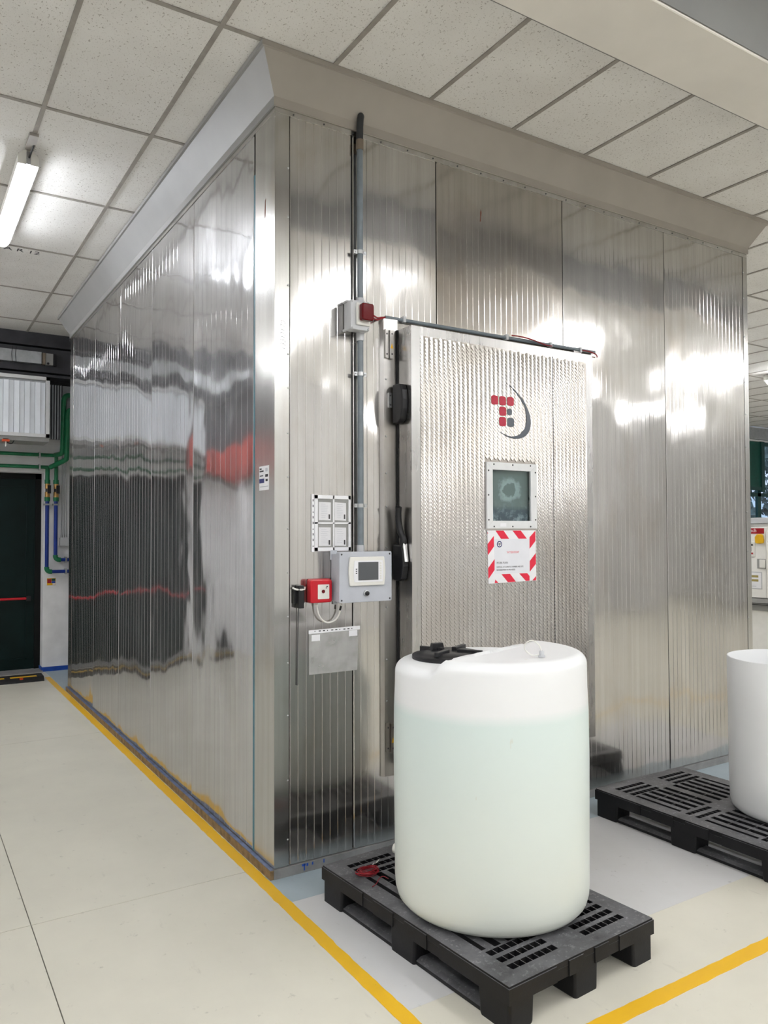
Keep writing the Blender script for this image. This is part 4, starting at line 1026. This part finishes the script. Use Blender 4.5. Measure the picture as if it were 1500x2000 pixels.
MB().box(-.585, -.53, 6.19, 6.23, 2.78, 2.79).build('valve_cap', BLACK, o_)
MB().tube(smooth_poly([(-.545, 6.2, 2.75), (-.52, 6.2, 2.735), (-.49, 6.2, 2.74), (-.47, 6.21, 2.775)], 4), .006, 6).build('valve_cable', BLACK, o_, smooth=True)
# galvanised fin stack between unit and corner
gs = thing('corrugated_sheet', 'upright galvanised corrugated sheet beside the air unit', 'metal sheet', (.06, 6.60, 2.85))
mb = MB(); z0, z1 = 2.86, 3.525
for k in range(5):
    xx = -.035+k*.030; MB().prism([(xx, 6.62), (xx+.012, 6.62), (xx+.012, 6.585), (xx+.008, 6.585), (xx+.008, 6.612), (xx, 6.612)], 'z', z0, z1).build('fin', GALV, gs)
MB().box(.115, .40, 6.615, 6.635, z0, z1).build('flat_sheet', GALV, gs); MB().box(-.06, .40, 6.635, 6.65, z0, z1).build('back_sheet', DARKST, gs)
# pipes
gp = thing('green_pipework', 'green plastic pipes bending down beside the far door', 'pipes', (.1, 6.7, 2.5))
def pipe(pts, r, nm, mat, root, n=12): return MB().tube(pts, r, n).build(nm, mat, root, smooth=True)
pipe(smooth_poly([(.40, 6.52, 3.40), (.20, 6.52, 3.40), (.135, 6.52, 3.385), (.112, 6.52, 3.33)], 5)+[(.105, 6.52, 2.76)]+smooth_poly([(.104, 6.53, 2.72), (.098, 6.56, 2.685), (.05, 6.70, 2.675)], 4), .030, 'riser_pipe', GREENPIPE, gp)
pipe(smooth_poly([(.40, 6.48, 3.215), (.22, 6.48, 3.215), (.165, 6.48, 3.20), (.148, 6.48, 3.15)], 5)+[(.146, 6.48, 2.66)]+smooth_poly([(.145, 6.49, 2.625), (.13, 6.52, 2.60), (-.0, 6.72, 2.525)], 4), .030, 'riser_pipe', GREENPIPE, gp)
pipe([(-1.9, 6.76, 2.675), (.075, 6.76, 2.675)], .022, 'wall_pipe', GREENPIPE, gp); pipe([(-1.9, 6.76, 2.525), (-.02, 6.76, 2.525)], .022, 'wall_pipe', GREENPIPE, gp)
for z in (2.675, 2.525): MB().box(-.128, -.112, 6.73, YF, z-.035, z+.035).build('pipe_clip', ZINC, gp)
for x, z0, z1 in ((-.028, 2.33, 2.53), (.072, 2.33, 2.67)):
    pipe([(x, 6.76, z1), (x, 6.76, z0)], .026 if x < 0 else .022, 'drop_pipe', GREENPIPE, gp)
    pipe([(x, 6.76, 2.37), (x, 6.76, 2.32)], .033, 'union', GREENPIPE, gp)
    pipe([(x, 6.76, 2.32), (x, 6.76, 2.26)], .028, 'brass_valve', BRASS, gp); pipe([(x, 6.76, 2.26), (x, 6.76, 2.22)], .022, 'brass_valve', BLACK, gp); pipe([(x, 6.76, 2.22), (x, 6.76, 2.15)], .030, 'brass_valve', BRASS, gp)
    MB().box(x-.004, x+.034, 6.70, 6.735, 2.20, 2.30).build('valve_lever', BLACK, gp)
    pipe([(x, 6.76, 2.155), (x, 6.76, 2.105)], .033, 'union', GREENPIPE, gp)
bp = thing('blue_pipework', 'two blue water pipes with green elbows on the white wall', 'pipes', (.1, 6.76, 1.2))
for x, zb in ((-.028, 1.235), (.072, 1.380)):
    pipe([(x, 6.76, 2.11), (x, 6.76, zb+.045)], .023, 'blue_pipe', BLUEPIPE, bp)
    pipe([(x, 6.76, zb+.06)]+[(x+.045-.045*math.cos(a), 6.76, zb+.045-.045*math.sin(a)) for a in [i*math.pi/10 for i in range(0, 6)]]+[(x+.06, 6.76, zb)], .029, 'green_elbow', GREENPIPE, bp)
    pipe([(x+.05, 6.76, zb), (.60, 6.76, zb)], .021, 'blue_pipe', BLUEPIPE, bp)
    for p in ((x, 2.065, 0), (.195, zb, 1)):
        c_ = MB().box(p[0]-(.010 if p[2] else .034), p[0]+(.010 if p[2] else .034), 6.735, YF, p[1]-(.036 if p[2] else .010), p[1]+(.036 if p[2] else .010)).build('pipe_clip', ZINC, bp)
jb = thing('junction_box', 'small grey junction box fed by thin conduits on the white wall', 'junction box', (.175, YF, 1.56))
MB().box(.125, .232, 6.78, YF, 1.55, 1.655).build('box', GREYPL2, jb, bevel=.006)
for x in (.150, .175, .200): MB().tube([(x, 6.825, 1.66), (x, 6.825, 2.82)], .0075, 8).build('thin_conduit', GREYPL2, jb, smooth=True); MB().tube([(x, 6.825, 1.655), (x, 6.825, 1.69)], .011, 8).build('cable_gland', ZINC, jb, smooth=True)
sg = thing('safety_sign', 'tiny red yellow and blue safety sign on the white wall', 'sign', (.037, YF, 1.1))
MB().box(-.010, .090, YF-.003, YF, 1.062, 1.150).build('sign_plate', YELLOWB, sg)
for q, mt in (((-.006, .040, 1.088, 1.140), MRED), ((.043, .086, 1.116, 1.144), SHUT), ((.043, .086, 1.088, 1.113), BLUE), ((.055, .088, 1.066, 1.085), PAPER)): MB().box(q[0], q[1], YF-.004, YF-.0028, q[2], q[3]).build('sign_field', mt, sg)
rm = thing('cable_ramp', 'black rubber floor ramp with yellow stripes before the exit door', 'ramp', (-.9, 6.3, 0))
MB().prism([(6.185, 0), (6.20, .030), (6.235, .052), (6.42, .058), (6.44, .0)], 'x', -1.85, -.128).build('ramp_body', RUBBER, rm)
for k in range(5): MB().prism([(6.236, .0525), (6.30, .0552), (6.30, .0560), (6.236, .0533)], 'x', -.20-.34*k-.28, -.20-.34*k).build('yellow_stripe', YELLOW, rm)
MB().prism([(6.205, .032), (6.23, .0495), (6.228, .052), (6.203, .0345)], 'x', -.385, -.350).build('orange_reflector', ORANGE, rm)
# grey cable tray and box in the dark steelwork
ct = thing('cable_trunking', 'grey cable trunking box mounted on the dark steel beam', 'trunking', (-.4, 6.3, 3.70))
MB().box(-2.2, -.178, 6.27, 6.34, 3.702, 3.840).build('trunking_cover', GALV, ct)
MB().box(-.168, -.135, 6.27, 6.33, 3.700, 3.835).build('orange_label', TAN, ct); MB().box(-.130, -.05, 6.28, 6.34, 3.700, 3.835).build('end_box', MACHG, ct); MB().box(-.05, -.015, 6.275, 6.34, 3.695, 3.835).build('end_gap', BLACK, ct)
MB().lathe([(.014, 6.276), (.014, 6.281)], (-.105, 0, 3.715), 14, 'y').build('knockout', BLACK, ct)
MB().box(-2.2, 0.5, 6.34, 6.47, 3.62, 3.9).build('support_bracket', DARKST, ct)
for x in (-.49, -.45): MB().tube(smooth_poly([(x, 6.262, 3.87), (x-.008, 6.255, 3.78), (x, 6.262, 3.69)], 4), .004, 6).build('hanging_loop', BLACK, ct, smooth=True)
MB().tube([(.02, 5.62, ZC-.004), (.02, 5.62, 3.86)], .006, 6).build('hanger_rod', DARKST, ct)
# red hoist beyond the left edge, mirrored in the steel side
ho = thing('wall_hoist', 'red painted hoist housing on the far wall, mirrored in the steel side panels', 'hoist', (-2.5, 6.6, 2.5))
MB().box(-3.0, -1.95, 6.35, 6.80, 2.55, 2.98).build('housing', SALMON, ho, bevel=.01); MB().box(-2.7, -2.35, 6.28, 6.36, 2.62, 2.90).build('motor_cover', SALMON, ho, bevel=.01); MB().box(-3.0, -1.95, 6.76, YF, 2.45, 3.2).build('wall_plate', MACHG, ho)

# ================================================================== MACHINE BEHIND THE CHAMBER
mc = thing('test_cabinet', 'cream coloured test cabinet with red name strip at the right edge', 'machine', (7.5, 1.7, 0))
MX = 7.0
MB().box(MX+.02, MX+1.15, .55, 2.60, .02, 1.80).build('cabinet_body', MACH, mc, bevel=.01)
MB().box(MX-.02, MX+1.17, .53, 2.62, 1.80, 1.868).build('top_rail', GREYPL2, mc, bevel=.006)
MB().prism([(1.735, .93), (1.735, 1.70), (1.70, 1.76), (2.55, 1.76), (2.55, .93)], 'x', MX-.03, MX+.02).build('control_door', MACH, mc, bevel=.004)
MB().prism([(.60, .93), (.60, 1.76), (1.69, 1.76), (1.722, 1.70), (1.722, .93)], 'x', MX-.05, MX+.02).build('chamber_hatch', MACH, mc, bevel=.004)
MB().box(MX-.035, MX+.02, .56, 2.58, .84, .92).build('grey_band', MACHG, mc); MB().box(MX-.04, MX+.01, .56, 2.58, .862, .868).box(MX-.04, MX+.01, .56, 2.58, .845, .852).build('vent_slot', BLACK, mc)
MB().box(MX-.005, MX+.02, .56, 2.58, .775, .84).build('lower_band', MACHG, mc)
nm_ = MB().box(MX-.034, MX-.029, 1.755, 2.22, 1.680, 1.743).build('name_strip', MRED, mc)
text('tsch', .058, (MX-.0345, 1.938, 1.700), (0, -1, 0), (0, 0, 1), PAPER, 'name_lettering', mc, squeeze=.95, depth=.001)
MB().prism([(1.762, 1.665), (1.752, 1.60), (1.758, 1.570), (1.80, 1.563), (1.845, 1.566), (1.857, 1.58), (1.860, 1.64), (1.835, 1.672), (1.79, 1.676)], 'x', MX-.055, MX-.030).build('yellow_tag', YELLOWB, mc, bevel=.006)
kp = MB().box(MX-.038, MX-.029, 1.868, 2.10, 1.405, 1.585).build('key_panel', WHITEPL, mc, bevel=.004)
for z, mt in ((1.538, BLACK), (1.437, MRED)): MB().box(MX-.040, MX-.0375, 1.892, 2.05, z, z+.02).build('key_row', mt, kp)
MB().box(MX-.040, MX-.0375, 1.912, 2.05, 1.472, 1.522).build('display', SCREEN, kp)
MB().box(MX-.036, MX-.030, 1.74, 1.845, 1.272, 1.385).build('handle_recess', MACHG, mc); MB().box(MX-.046, MX-.034, 1.74, 1.812, 1.282, 1.378).build('handle_flap', WHITEPL, mc, bevel=.003)
pf = MB().box(MX-.033, MX-.0295, 1.79, 2.02, 1.03, 1.232).build('document_frame', GREYPL2, mc)
MB().box(MX-.035, MX-.0325, 1.80, 2.01, 1.04, 1.222).build('document', PAPER, pf)
for z in (1.165, 1.118): MB().box(MX-.036, MX-.0345, 1.832, 2.0, z, z+.026).build('ochre_bar', OCHRE, pf)
MB().box(MX-.036, MX-.0345, 1.86, 1.98, 1.06, 1.066).build('document_line', GREYPL, pf)
